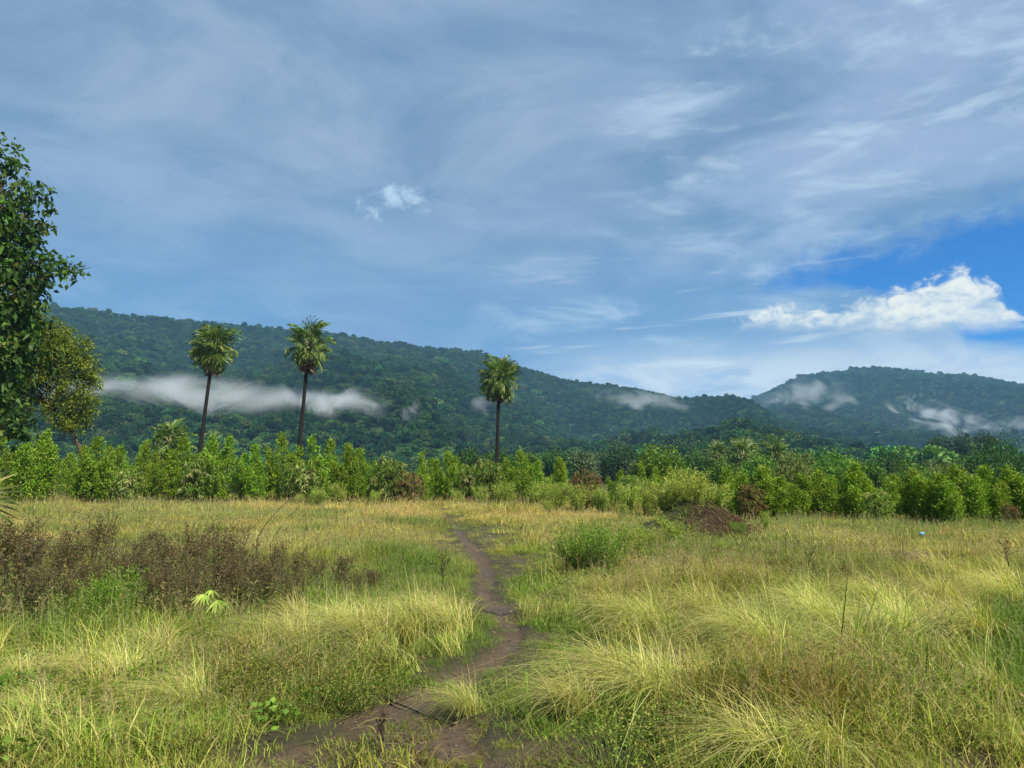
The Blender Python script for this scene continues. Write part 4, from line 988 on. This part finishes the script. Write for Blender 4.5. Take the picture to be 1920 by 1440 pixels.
# ------------------------------------------------------------------ dead purple-brown weeds on the left
def dry_weed(seed, h=1.1, wid=0.42, ns=16, cols=None, leafy=0.5):
    g = rng(seed); st, hd = MB(), MB()
    P, D = [], []
    for i in range(ns):
        a = g.uniform(0, 6.28); r = wid * math.sqrt(g.random()); hh = h * g.uniform(0.65, 1.0)
        b = np.array([r * 0.25 * math.cos(a), r * 0.25 * math.sin(a), 0]); t = np.array([r * math.cos(a), r * math.sin(a), hh])
        m = (b + t) / 2 + np.array([*g.normal(0, 0.05, 2), 0.05])
        st.tube([b, m, t], [0.006, 0.0045, 0.002], np.array((0.095, 0.068, 0.05)) * g.uniform(0.7, 1.5), 4)
        for k in range(9):
            f = g.uniform(0.35, 1.0); p0 = (m + (t - m) * (f * 2 - 1)) if f > 0.5 else b + (m - b) * f * 2
            p1 = p0 + np.array([*g.normal(0, 0.12, 2), g.uniform(0.06, 0.24)]) * (1.2 - 0.5 * f)
            st.tube([p0, p1], [0.003, 0.0015], np.array((0.105, 0.078, 0.048)) * g.uniform(0.7, 1.4), 3)
            n = 14; q = g.random((n, 1)); P.append(p0 + (p1 - p0) * q + g.normal(0, 0.02, (n, 3)))
    P = np.concatenate(P); n = len(P); hi = np.clip(P[:, 2] / h, 0, 1)
    c = np.where((g.random(n) < hi ** 0.7)[:, None], pal(cols[:2], (1, 1), n, g, 0.2), pal(cols[2:], np.ones(len(cols) - 2), n, g, 0.2))
    leaves(hd, P, np.concatenate([g.normal(0, 1, (n, 2)), g.normal(0.5, 0.6, (n, 1))], 1), 0.032 * g.uniform(0.6, 1.4, n), 0.012, c, g, 0.1)
    m = int(260 * leafy); Pl = np.concatenate([g.normal(0, wid * 0.55, (m, 2)), g.uniform(0.05, h * 0.6, (m, 1))], 1)
    leaves(hd, Pl, g.normal(0, 1, (m, 3)), 0.06, 0.018, pal([(0.13, 0.17, 0.035), (0.20, 0.20, 0.06)], (1, 1), m, g, 0.2), g, 0.1)
    return st.mesh('stems', M_DRY), hd.mesh('seed_heads', M_DRY)
PUR = [(0.115, 0.078, 0.042), (0.150, 0.115, 0.052), (0.17, 0.155, 0.042), (0.12, 0.15, 0.030)]
DW = [dry_weed(700 + i, 1.1, 0.36 + 0.05 * (i % 3), 15 + 3 * (i % 3), PUR, 1.0) for i in range(5)]
DRYW = [(-10, 1135, 958, 'at the left edge under the palm frond tips'), (40, 1128, 950, 'tall near the left edge below the frond tips'), (90, 1135, 962, 'tall beside the left edge clump'), (20, 1165, 1010, 'dark in front at the left edge'), (120, 1120, 985, 'right of the left edge clump'), (172, 1090, 966, 'thin in the gap between the two brown thickets'),
        (235, 1130, 1000, 'at the left end of the middle thicket'), (275, 1140, 990, 'green-based in the middle thicket'), (315, 1120, 978, 'with purple top in the middle thicket'), (345, 1150, 1005, 'in front of the middle thicket'), (362, 1110, 980, 'tallest purple in the middle thicket'),
        (400, 1125, 985, 'directly above the glowing sapling'), (425, 1145, 1010, 'just behind the glowing sapling'), (440, 1105, 992, 'right of the tallest purple weed'), (478, 1130, 1020, 'at the right end of the middle thicket'), (505, 1115, 1012, 'below the two leaning canes'),
        (545, 1105, 1028, 'low right of the leaning canes'), (590, 1100, 1035, 'low grey in the field left of the path'), (640, 1098, 1030, 'grey upright left of the path bank'), (668, 1112, 1060, 'low grey above the path bank'), (705, 1100, 1058, 'rightmost low grey near the path bank'), (200, 1150, 1040, 'low dark at the foot of the thicket gap'), (150, 1150, 1045, 'low brown left of the thicket gap'), (60, 1185, 1040, 'at the front of the left edge thicket'), (110, 1178, 1050, 'front of the left thicket, towards the gap'), (300, 1172, 1040, 'low at the front of the middle thicket'),
        (345, 1180, 1050, 'low and just left of the glowing sapling'), (450, 1172, 1050, 'low and just right of the glowing sapling'), (495, 1160, 1045, 'low in front of the canes'), (540, 1150, 1052, 'low between the canes and grey weeds')]
for i, (px, pb, pt, w) in enumerate(DRYW):
    g = rng(2100 + i); x, y = gpt(px, pb); z0 = float(gz(np.float64(x), np.float64(y))); _, _, zt = at(px, y, pt)
    s = (zt - z0) / 1.12 * g.uniform(0.86, 1.1); sw = max(s, 0.62) * g.uniform(1.0, 1.25)
    o = thing('dry_weed', 'brown dead weed ' + w, 'weed', (x, y, z0), 'dead brown weeds on the left', g.uniform(0, 6.28), (sw, sw, s))
    link('stems', DW[i % 5][0], o); link('seed_heads', DW[i % 5][1], o)

# ------------------------------------------------------------------ leafy weeds, bushes, the mound
def feather(seed, h, wid, ns, cols, leaf=0.06, lw=0.012, lean=0.0, per=60, dense_top=0.5):
    """bush of many wand-like stems set with narrow leaves -> (stems, foliage)"""
    g = rng(seed); st, lf = MB(), MB(); PP, DD = [], []
    for i in range(ns):
        a = g.uniform(0, 6.28); r = wid * math.sqrt(g.random()); hh = h * g.uniform(0.5, 1.0)
        b = np.array([r * 0.3 * math.cos(a), r * 0.3 * math.sin(a), 0]); e = np.array([r * math.cos(a) + lean * hh, r * math.sin(a), hh])
        m = (b + e) / 2 + np.array([-0.25 * lean * hh, 0, 0.12 * hh])
        t = np.linspace(0, 1, 6)[:, None]; pts = (1 - t) ** 2 * b + 2 * t * (1 - t) * m + t ** 2 * e
        st.tube(pts, np.linspace(0.007, 0.002, 6), (0.13, 0.14, 0.05), 4)
        q = 0.15 + 0.85 * g.random((per, 1)) ** 0.8; p = (1 - q) ** 2 * b + 2 * q * (1 - q) * m + q ** 2 * e
        PP.append(p + g.normal(0, 0.035, (per, 3)) * (h / 1.0) ** 0.5); d = g.normal(0, 0.6, (per, 3)); d[:, 2] += 0.45; DD.append(d)
    P = np.concatenate(PP); n = len(P)
    leaves(lf, P, np.concatenate(DD), leaf * g.uniform(0.6, 1.3, n), lw, pal(cols, np.ones(len(cols)), n, g, 0.18), g, 0.1)
    return st.mesh('stems', M_BARK), lf.mesh('foliage', M_LEAF)
LUSH = [(0.19, 0.33, 0.032), (0.27, 0.41, 0.05), (0.12, 0.23, 0.022)]
YEL = [(0.33, 0.41, 0.06), (0.23, 0.33, 0.045), (0.46, 0.48, 0.10)]
FE = [feather(800 + i, 1.0, 0.50, 70, LUSH, 0.055, 0.014, -0.1) for i in range(2)]
FY = [feather(810 + i, 1.4, 0.62, 52, YEL, 0.11, 0.022, -0.25, 56) for i in range(3)]
WAND = feather(819, 1.5, 0.75, 40, YEL[::2], 0.12, 0.026, -0.1, 60)
def bush(px, pb, pt, meshes, lab, i, sw=1.0, base_h=1.0, cat='bush', name='leafy_bush', group=None, dd=None):
    x, y = gpt(px, pb) if dd is None else at(px, dd)
    z0 = float(gz(np.float64(x), np.float64(y))); _, _, zt = at(px, y, pt); s = max(0.15, (zt - z0)) / base_h
    return plant(name, lab, cat, (x, y, z0), meshes, group, i * 1.3, (s * sw, s * sw, s), ('stems', 'foliage'))
bush(1085, 1082, 985, FE[0], 'bright green feathery bush right of the path, left of two', 1)
bush(1135, 1088, 985, FE[1], 'bright green feathery bush right of the path, right of two', 2)
bush(1110, 1062, 975, FE[0], 'bright green feathery bush behind the pair beside the path', 3)
bush(1190, 1060, 985, FY[0], 'yellow-green weedy bush between feathery bushes and mound', 4, 1.0, 1.4)
for i, (px, pt, w) in enumerate([(640, 905, 'nearest the pale-tipped olive sapling'), (600, 912, 'just left of the brown drooping sapling row'), (560, 925, 'below the pale-tipped olive sapling'), (700, 918, 'left of the browned drooping sapling'), (860, 915, 'at the far end of the path'), (905, 908, 'right of the path end'), (945, 902, 'below the upright palm'), (1000, 896, 'in the tall weeds right of the upright palm'),
                                 (1040, 900, 'left below the reddish bush'), (1085, 905, 'directly below the reddish bush'), (1130, 908, 'right below the reddish bush'), (1175, 905, 'midway from the reddish bush to the mound'), (1215, 900, 'left behind the mound'), (1165, 940, 'in front of the tall weeds left of the mound'), (1030, 935, 'in front of the tall weeds below the palm')]):
    bush(px, 0, pt, FY[i % 3], 'tall yellowish hedge-foot weed ' + w, i, 0.95, 1.4, 'weed', 'tall_weed', 'tall weeds at the hedge foot', hedge_d(px) - (3.5 if pt < 930 else 8.0))
# on the mound
bush(1300, 1012, 876, WAND, 'yellow-green wand-stemmed bush crowning the earth mound', 5, 1.2, 1.5)
bush(1340, 1008, 900, FY[2], 'leaning yellowish bush on the mound top, right of its crown', 6, 1.2, 1.4)
bush(1248, 1010, 905, FY[0], 'pale green bush on the left shoulder of the mound', 7, 1.3, 1.4)
bush(1275, 1004, 886, WAND, 'tall pale bush behind the crown of the mound', 71, 1.1, 1.5)
bush(1210, 1038, 985, FY[0], 'yellow-leaved creeper bush at the left foot of the mound', 8, 1.2, 1.4)
bush(1272, 1035, 968, FY[1], 'yellowish bush on the front slope of the mound', 9, 1.2, 1.4)
bush(1385, 1020, 975, FE[1], 'low green bush at the right foot of the mound', 10, 1.3)
bush(1360, 1045, 1010, FE[0], 'dark low bush before the mound', 11, 1.5)
bush(1345, 1048, 1012, FY[1], 'yellowish low bush before the mound on its right', 12, 1.6, 1.4)
bush(1690, 1018, 1000, FE[1], 'small dark green tuft beside the blue scrap', 13, 1.6)
bush(1440, 1005, 955, FY[2], 'thin upright weed right of the mound', 14, 0.5, 1.4)
bush(230, 1165, 1062, FE[0], 'deep green weed in the gap between the brown thickets', 15, 1.1)
bush(190, 1170, 1080, FE[1], 'deep green weed left of the thicket gap', 16, 1.2)
bush(140, 1180, 1105, FE[0], 'low green weed at the foot of the left thicket', 17, 1.4)
bush(1180, 1345, 1290, FE[1], 'small vivid green grass tuft under the straw tussock', 18, 1.1)
bush(1620, 1372, 1330, FE[0], 'vivid green tuft in the right foreground', 19, 1.3)
# brown dead brush lying down the right flank of the mound
g = rng(77); st = MB(); x0, y0 = gpt(1345, 1015)
for i in range(900):
    u, v = g.uniform(-1.0, 1.0), g.uniform(-0.5, 0.5); px_, py_ = x0 + u * 0.95, y0 + v * 1.4 - 0.25
    z_ = float(gz(np.float64(px_), np.float64(py_))) + g.uniform(0.02, 0.20) * (1 - abs(u) * 0.5)
    L = g.uniform(0.15, 0.5); a = g.normal(-0.45, 0.35); b = g.normal(0, 0.6)
    e = np.array([math.cos(b) * math.cos(a), math.sin(b), math.sin(a)]) * L
    p = np.array([px_ - x0, py_ - y0, z_]); st.tube([p, p + e * 0.5 + g.normal(0, 0.02, 3), p + e], [0.010, 0.008, 0.004], np.array((0.17, 0.105, 0.065)) * g.uniform(0.6, 1.5), 3)
o = link('dead_brush', st.mesh('dead_brush', M_BARK), None, (x0, y0, 0)); tag(o, 'brown dead brush heaped on the right flank of the mound', 'brush')

# ------------------------------------------------------------------ glowing sapling, frond at the left edge, canes, bare twigs
def palmate():
    g = rng(88); x, y = gpt(395, 1190); z0 = float(gz(np.float64(x), np.float64(y)))
    o = thing('sapling', 'bright yellow-green sapling with finger-like drooping leaves before brown weeds', 'sapling', (x, y, z0))
    _, _, zt = at(395, y, 1118); h = zt - z0
    mb = MB(); mb.tube([(0, 0, 0), (-0.01, 0, h * 0.6), (0.01, 0, h)], [0.007, 0.006, 0.004], (0.2, 0.22, 0.07), 5); st = link('stem', mb.mesh('stem', M_BARK), o)
    k = y / F
    for j, (ox, oz, n, L) in enumerate(((-15, -2, 7, 28), (11, -12, 8, 33), (-2, 5, 4, 19))):
        mb = MB(); c = np.array([ox * k, -0.03 * (j == 1), h + (oz + 6) * k])
        mb.tube([(0.01, 0, h - 0.03), c], [0.004, 0.003], (0.3, 0.36, 0.1), 4)
        a = np.linspace(-0.9, 0.9, n) + (-0.2, 0.35, 0)[j]
        D = np.stack([np.sin(a), g.normal(-0.2, 0.15, n), -np.cos(a) * 0.8], 1)
        for q in range(n):
            d = unit(D[q]); s_ = unit(np.cross(d, [0, 1, 0.2])); t = np.linspace(0, 1, 5); ll = L * k * g.uniform(0.8, 1.1)
            cen = c + d[None] * (t * ll)[:, None] + np.array([0, 0, -0.015])[None] * (t ** 2)[:, None] + np.array([0, -0.02, 0.02]) * np.sin(t * 3)[:, None] * 0.4
            ww = np.array([0.1, 0.9, 1.0, 0.7, 0.04])[:, None] * 0.0095
            mb.grid(np.stack([cen - s_ * ww, cen + s_ * ww], 1)[None], jit((0.52, 0.66, 0.12), 1, g, 0.08))
        link('leaf', mb.mesh('leaf', M_LEAF), o)
palmate()

def edge_frond(seed, n=34):
    g = rng(seed); mb = MB(); th = np.linspace(-2.2, 2.2, n); V = np.zeros((n, 5, 2, 3)); dth = th[1] - th[0]
    mb.tube([(-0.8, 0, -0.25), (-0.4, 0, -0.08), (0, 0, 0)], [0.02, 0.016, 0.012], (0.3, 0.3, 0.12), 5)
    for k, q in enumerate((0.03, 0.3, 0.55, 0.8, 1.0)):
        rr = 0.66 * q * g.uniform(0.94, 1.04, n); wv = dth * 0.5 * rr * (1, 0.95, 0.6, 0.36, 0.05)[k]
        for s_ in (0, 1):
            sg = 2 * s_ - 1
            V[:, k, s_] = np.stack([np.cos(th) * rr - np.sin(th) * wv * sg, np.sin(th) * rr + np.cos(th) * wv * sg - 0.10 * q ** 3, (0.03 * sg * q) * 0.6 - 0.05 * q * q * g.uniform(0, 1.5, n)], 1)
    C = pal([(0.30, 0.33, 0.10), (0.20, 0.26, 0.06), (0.48, 0.44, 0.20)], (3, 2, 2), n, g, 0.12)
    mb.grid(V, np.repeat(np.repeat(C[:, None, None], 5, 1), 2, 2))
    return mb.mesh('frond', M_PALM)
def edge_palm():
    g = rng(89); d = 9.5; x, y = at(-210, d); ex, ey, ez = at(-62, d, 940)
    o = thing('young_palm', 'young palm outside the left edge, pale frond tips poking into view', 'palm tree', (x, y, 0))
    mb = MB(); mb.tube([(0, 0, 0), (0, 0, 0.4), (0, 0, 0.8)], [0.14, 0.12, 0.08], (0.09, 0.07, 0.05), 8); link('trunk', mb.mesh('trunk', M_PALMBARK), o)
    me = [edge_frond(61), edge_frond(62)]
    fr = link('frond', me[0], o, (ex - x, ey - y, ez)); fr.rotation_euler = (R(80), 0, R(6))
    for i in range(7):
        a = 1.2 + i * 0.75; p = R(g.uniform(10, 60)); fr = link('frond', me[i % 2], o, (0.7 * math.cos(a) * math.cos(p), 0.7 * math.sin(a) * math.cos(p), 0.85 + 0.7 * math.sin(p)))
        fr.rotation_euler = (Matrix.Rotation(a, 4, 'Z') @ Matrix.Rotation(-p, 4, 'Y') @ Matrix.Rotation(g.normal(0, 0.5), 4, 'X')).to_euler()
edge_palm()

def cane(pts_px, d, lab, r=0.008, col=(0.12, 0.085, 0.05)):
    P = np.array([at(px, d, py) for px, py in pts_px]); b = P[0].copy(); b[2] = 0; 
    mb = MB(); mb.tube(np.concatenate([[b * np.array([1, 1, 0])], P]) - b, np.linspace(r, r * 0.35, len(P) + 1), np.array(col), 5)
    tag(link('leaning_cane', mb.mesh('leaning_cane', M_BARK), None, tuple(b)), lab, 'cane', 'leaning dry canes')
cane([(482, 1010), (500, 980), (528, 950), (560, 922), (585, 905)], 12.5, 'longer leaning dry cane above the brown weeds, left of two', 0.010)
cane([(508, 1018), (518, 1000), (538, 972), (562, 952)], 12.5, 'shorter leaning dry cane above the brown weeds, right of two', 0.007)

def twig(px, pb, pt, seed, lab, spread=0.5):
    g = rng(seed); x, y = gpt(px, pb); z0 = float(gz(np.float64(x), np.float64(y))); _, _, zt = at(px, y, pt); h = zt - z0
    mb = MB(); main = np.array([(0, 0, 0), (0.02, 0, h * 0.35), (-0.01, 0.02, h * 0.7), (0.04, 0, h)]); c = np.array((0.085, 0.058, 0.042))
    mb.tube(main, [0.009, 0.007, 0.005, 0.002], c, 5)
    for i in range(16):
        f = g.uniform(0.3, 0.95); p = np.array([np.interp(f, [0, .35, .7, 1], main[:, k]) for k in range(3)])
        e = p + np.array([g.normal(0, spread * 0.5), g.normal(0, spread * 0.5), g.uniform(0.15, 0.5)]) * h * (1.1 - f * 0.6)
        mb.tube([p, (p + e) / 2 + g.normal(0, 0.015, 3), e], [0.004, 0.003, 0.0015], c, 4)
        for k in range(2):
            q = p + (e - p) * g.uniform(0.4, 0.9); mb.tube([q, q + np.array([*g.normal(0, 0.08, 2), g.uniform(0.03, 0.14)]) * h], [0.0025, 0.0012], c, 3)
    tag(link('bare_twig_shrub', mb.mesh('bare_twig_shrub', M_BARK), None, (x, y, z0)), lab, 'shrub', 'bare twiggy shrubs')
TW = [(1522, 1140, 1032, 'bare dark twiggy shrub in the middle of the right field'), (1585, 1112, 1058, 'small bare shrub right of the dark twiggy shrub'), (1892, 1095, 1010, 'bare shrub leaning at the right edge'), (1810, 1090, 1036, 'low bare shrub left of the right edge'), (1282, 1130, 1052, 'single bare upright stem left of the twiggy shrub'),
      (1480, 1130, 1070, 'low bare shrub left of the dark twiggy shrub'), (828, 1110, 1040, 'grey bare weed on the left bank of the path'), (1390, 1390, 1290, 'bare brown stem in the right foreground grass'), (1465, 1445, 1385, 'short dark stem at the bottom of the frame'), (1540, 1400, 1340, 'short dark stem in the rusty foreground weeds'), (712, 1392, 1345, 'reddish twig standing on the bare mud')]
for i, a in enumerate(TW): twig(a[0], a[1], a[2], 2300 + i, a[3])

# ------------------------------------------------------------------ hose, blue scrap, leaf litter, rocks, pylon
M_PIPE = solid_mat('black_pipe', (0.012, 0.012, 0.013), 0.35, 0.5, 30, 0.7, 0.05)
def pipe(pp, lab, r=0.0075):
    P = []
    for px, py in pp:
        x, y = gpt(px, py); P.append((x, y, float(gz(np.float64(x), np.float64(y))) + r + 0.004))
    P = np.array(P); c = P[0].copy(); t = np.linspace(0, 1, len(P)); tt = np.linspace(0, 1, 24)
    Q = np.stack([np.interp(tt, t, P[:, k]) for k in range(3)], 1)
    Q[:, 2] = np.array([float(gz(np.float64(a), np.float64(b))) for a, b in Q[:, :2]]) + r + 0.006
    z = np.convolve(np.pad(Q[:, 2], 6, 'edge'), np.ones(13) / 13, 'valid'); Q[:, 2] = np.maximum(z, Q[:, 2] - 0.012)
    mb = MB(); mb.tube(Q - c, r, np.array((0.012, 0.012, 0.013)), 8)
    tag(link('irrigation_pipe', mb.mesh('irrigation_pipe', M_PIPE, True), None, tuple(c)), lab, 'pipe', 'pieces of black pipe')
pipe([(690, 1288), (725, 1300), (806, 1327), (850, 1342)], 'thin black plastic pipe lying across the muddy path bend')
pipe([(905, 1150), (930, 1153), (960, 1152), (995, 1148)], 'short black pipe crossing the narrow path further on', 0.008)

x, y = gpt(1730, 1023); g = rng(5); mb = MB()
th = np.linspace(0, 6.28, 13)[:-1]; V = []
for lv, (rr, zz) in enumerate(((0.045, 0.0), (0.065, 0.025), (0.055, 0.055), (0.03, 0.075), (0.006, 0.085))):
    V.append(np.stack([np.cos(th) * rr * g.uniform(0.7, 1.3, 12), np.sin(th) * rr * g.uniform(0.7, 1.3, 12), zz + g.normal(0, 0.008, 12)], 1))
i_ = np.arange(4)[:, None] * 12; j_ = np.arange(12)[None]
mb.indexed(np.concatenate(V), np.stack([i_ + j_, i_ + (j_ + 1) % 12, i_ + 12 + (j_ + 1) % 12, i_ + 12 + j_], -1).reshape(-1, 4), np.array((0.25, 0.62, 0.85)))
tag(link('plastic_scrap', mb.mesh('plastic_scrap', solid_mat('blue_plastic', (0.20, 0.55, 0.82), 0.35, 0.5, 20, 0.8, 0.1)), None, (x, y, float(gz(np.float64(x), np.float64(y))) + 0.16)), 'crumpled light blue plastic scrap lying in the right field', 'litter')

def litter():
    g = rng(31); mb = MB()
    for cx, cy2, sx, sy, n, cols in ((1700, 1062, 75, 10, 700, [(0.25, 0.12, 0.07), (0.30, 0.17, 0.10), (0.16, 0.08, 0.05)]), (1280, 1350, 60, 9, 240, [(0.25, 0.12, 0.07), (0.32, 0.2, 0.12)]), (760, 1380, 130, 40, 120, [(0.2, 0.16, 0.1), (0.13, 0.10, 0.07), (0.24, 0.20, 0.13)]), (950, 1180, 30, 60, 70, [(0.2, 0.16, 0.1), (0.12, 0.09, 0.06)])):
        px = cx + g.normal(0, sx * 0.6, n); py = np.clip(cy2 + g.normal(0, sy * 0.6, n), 960, 1600)
        P = np.array([gpt(a, b) for a, b in zip(px, py)]); z = gz(P[:, 0], P[:, 1]) + 0.012
        D = np.concatenate([g.normal(0, 1, (n, 2)), g.normal(0.05, 0.2, (n, 1))], 1)
        leaves(mb, np.stack([P[:, 0], P[:, 1], z], 1), D, g.uniform(0.015, 0.045, n) * (1 if cy2 > 1100 else 2.0), 0.014 if cy2 > 1100 else 0.03, pal(cols, np.ones(len(cols)), n, g, 0.2), g, 0.15)
    tag(link('leaf_litter', mb.mesh('leaf_litter', M_DRY)), 'fallen brown leaves and bits on the bare soil', 'leaf litter', None, 'stuff')
litter()

def rocks(px, py, n, sp, seed, lab):
    g = rng(seed); dd = pix_dir(px, py); ts = np.linspace(700, 2400, 3000); r = ts[np.argmax(hz(dd[0] * ts, dd[1] * ts) + 2 > CAMZ + dd[2] * ts)]
    c = np.array([dd[0] * r, dd[1] * r, 0]); mb = MB()
    for k in range(n):
        o_ = np.array([g.normal(0, sp), g.normal(0, sp * 0.5), 0]); z = float(hz(np.float64(c[0] + o_[0]), np.float64(c[1] + o_[1])))
        V = []; th = np.linspace(0, 6.28, 10)[:-1]; R_ = g.uniform(4, 9)
        for rr, zz in ((1.0, -3), (1.05, 1), (0.8, 4), (0.35, 6), (0.02, 6.3)): V.append(np.stack([np.cos(th) * rr * R_ * g.uniform(0.8, 1.2, 9), np.sin(th) * rr * R_ * 0.7 * g.uniform(0.8, 1.2, 9), zz + g.normal(0, 0.6, 9)], 1) + o_ + np.array([0, 0, z]))
        i_ = np.arange(4)[:, None] * 9; j_ = np.arange(9)[None]
        mb.indexed(np.concatenate(V), np.stack([i_ + j_, i_ + (j_ + 1) % 9, i_ + 9 + (j_ + 1) % 9, i_ + 9 + j_], -1).reshape(-1, 4), np.array((0.30, 0.25, 0.20)))
    tag(link('rock_outcrop', mb.mesh('rock_outcrop', solid_mat('pale_rock', (0.30, 0.25, 0.20), 0.9, 0.1, 0.3, 0.6, 0.4, attr=True)), None, (c[0], c[1], 0)), lab, 'rock')
rocks(1652, 764, 5, 16, 1, 'pale bare rock outcrop halfway up the rounded hill')
rocks(1617, 818, 3, 9, 2, 'small pale rock patch at the foot of the rounded hill')

def pylon():
    x, y = at(786, 620); z0 = float(hz(np.float64(x), np.float64(y))); _, _, zt = at(786, 620, 812); H = zt - z0; c = np.array((0.42, 0.46, 0.48))
    o = thing('transmission_tower', 'faint grey lattice pylon on the lower slope right of the small mist puff', 'pylon', (x, y, z0))
    mb = MB(); w = 2.2
    lv = np.linspace(0, 1, 8)
    for sx, sy in ((-1, -1), (1, -1), (1, 1), (-1, 1)):
        mb.tube([(sx * w, sy * w, 0), (sx * w * 0.35, sy * w * 0.35, H * 0.7), (sx * 0.25, sy * 0.25, H)], [0.16, 0.13, 0.1], c, 4)
    for a, b in zip(lv[:-1], lv[1:]):
        wa, wb = [np.interp(q, [0, .7, 1], [w, w * 0.35, 0.25]) for q in (a, b)]
        for s1, s2 in (((-1, -1), (1, -1)), ((1, -1), (1, 1)), ((1, 1), (-1, 1)), ((-1, 1), (-1, -1))):
            mb.tube([(s1[0] * wa, s1[1] * wa, a * H), (s2[0] * wb, s2[1] * wb, b * H)], 0.07, c, 3); mb.tube([(s2[0] * wa, s2[1] * wa, a * H), (s1[0] * wb, s1[1] * wb, b * H)], 0.07, c, 3)
    M_ST = solid_mat('galvanised_steel', (0.42, 0.46, 0.48), 0.5, 0.4, 2, 0.8, 0)
    link('lattice', mb.mesh('lattice', M_ST), o)
    for f in (0.78, 0.88, 0.97):
        mb = MB(); mb.tube([(-3.2 * (1.3 - f * 0.5), 0, f * H), (0, 0, f * H + 0.4), (3.2 * (1.3 - f * 0.5), 0, f * H)], 0.12, c, 4); link('cross_arm', mb.mesh('cross_arm', M_ST), o)
pylon()
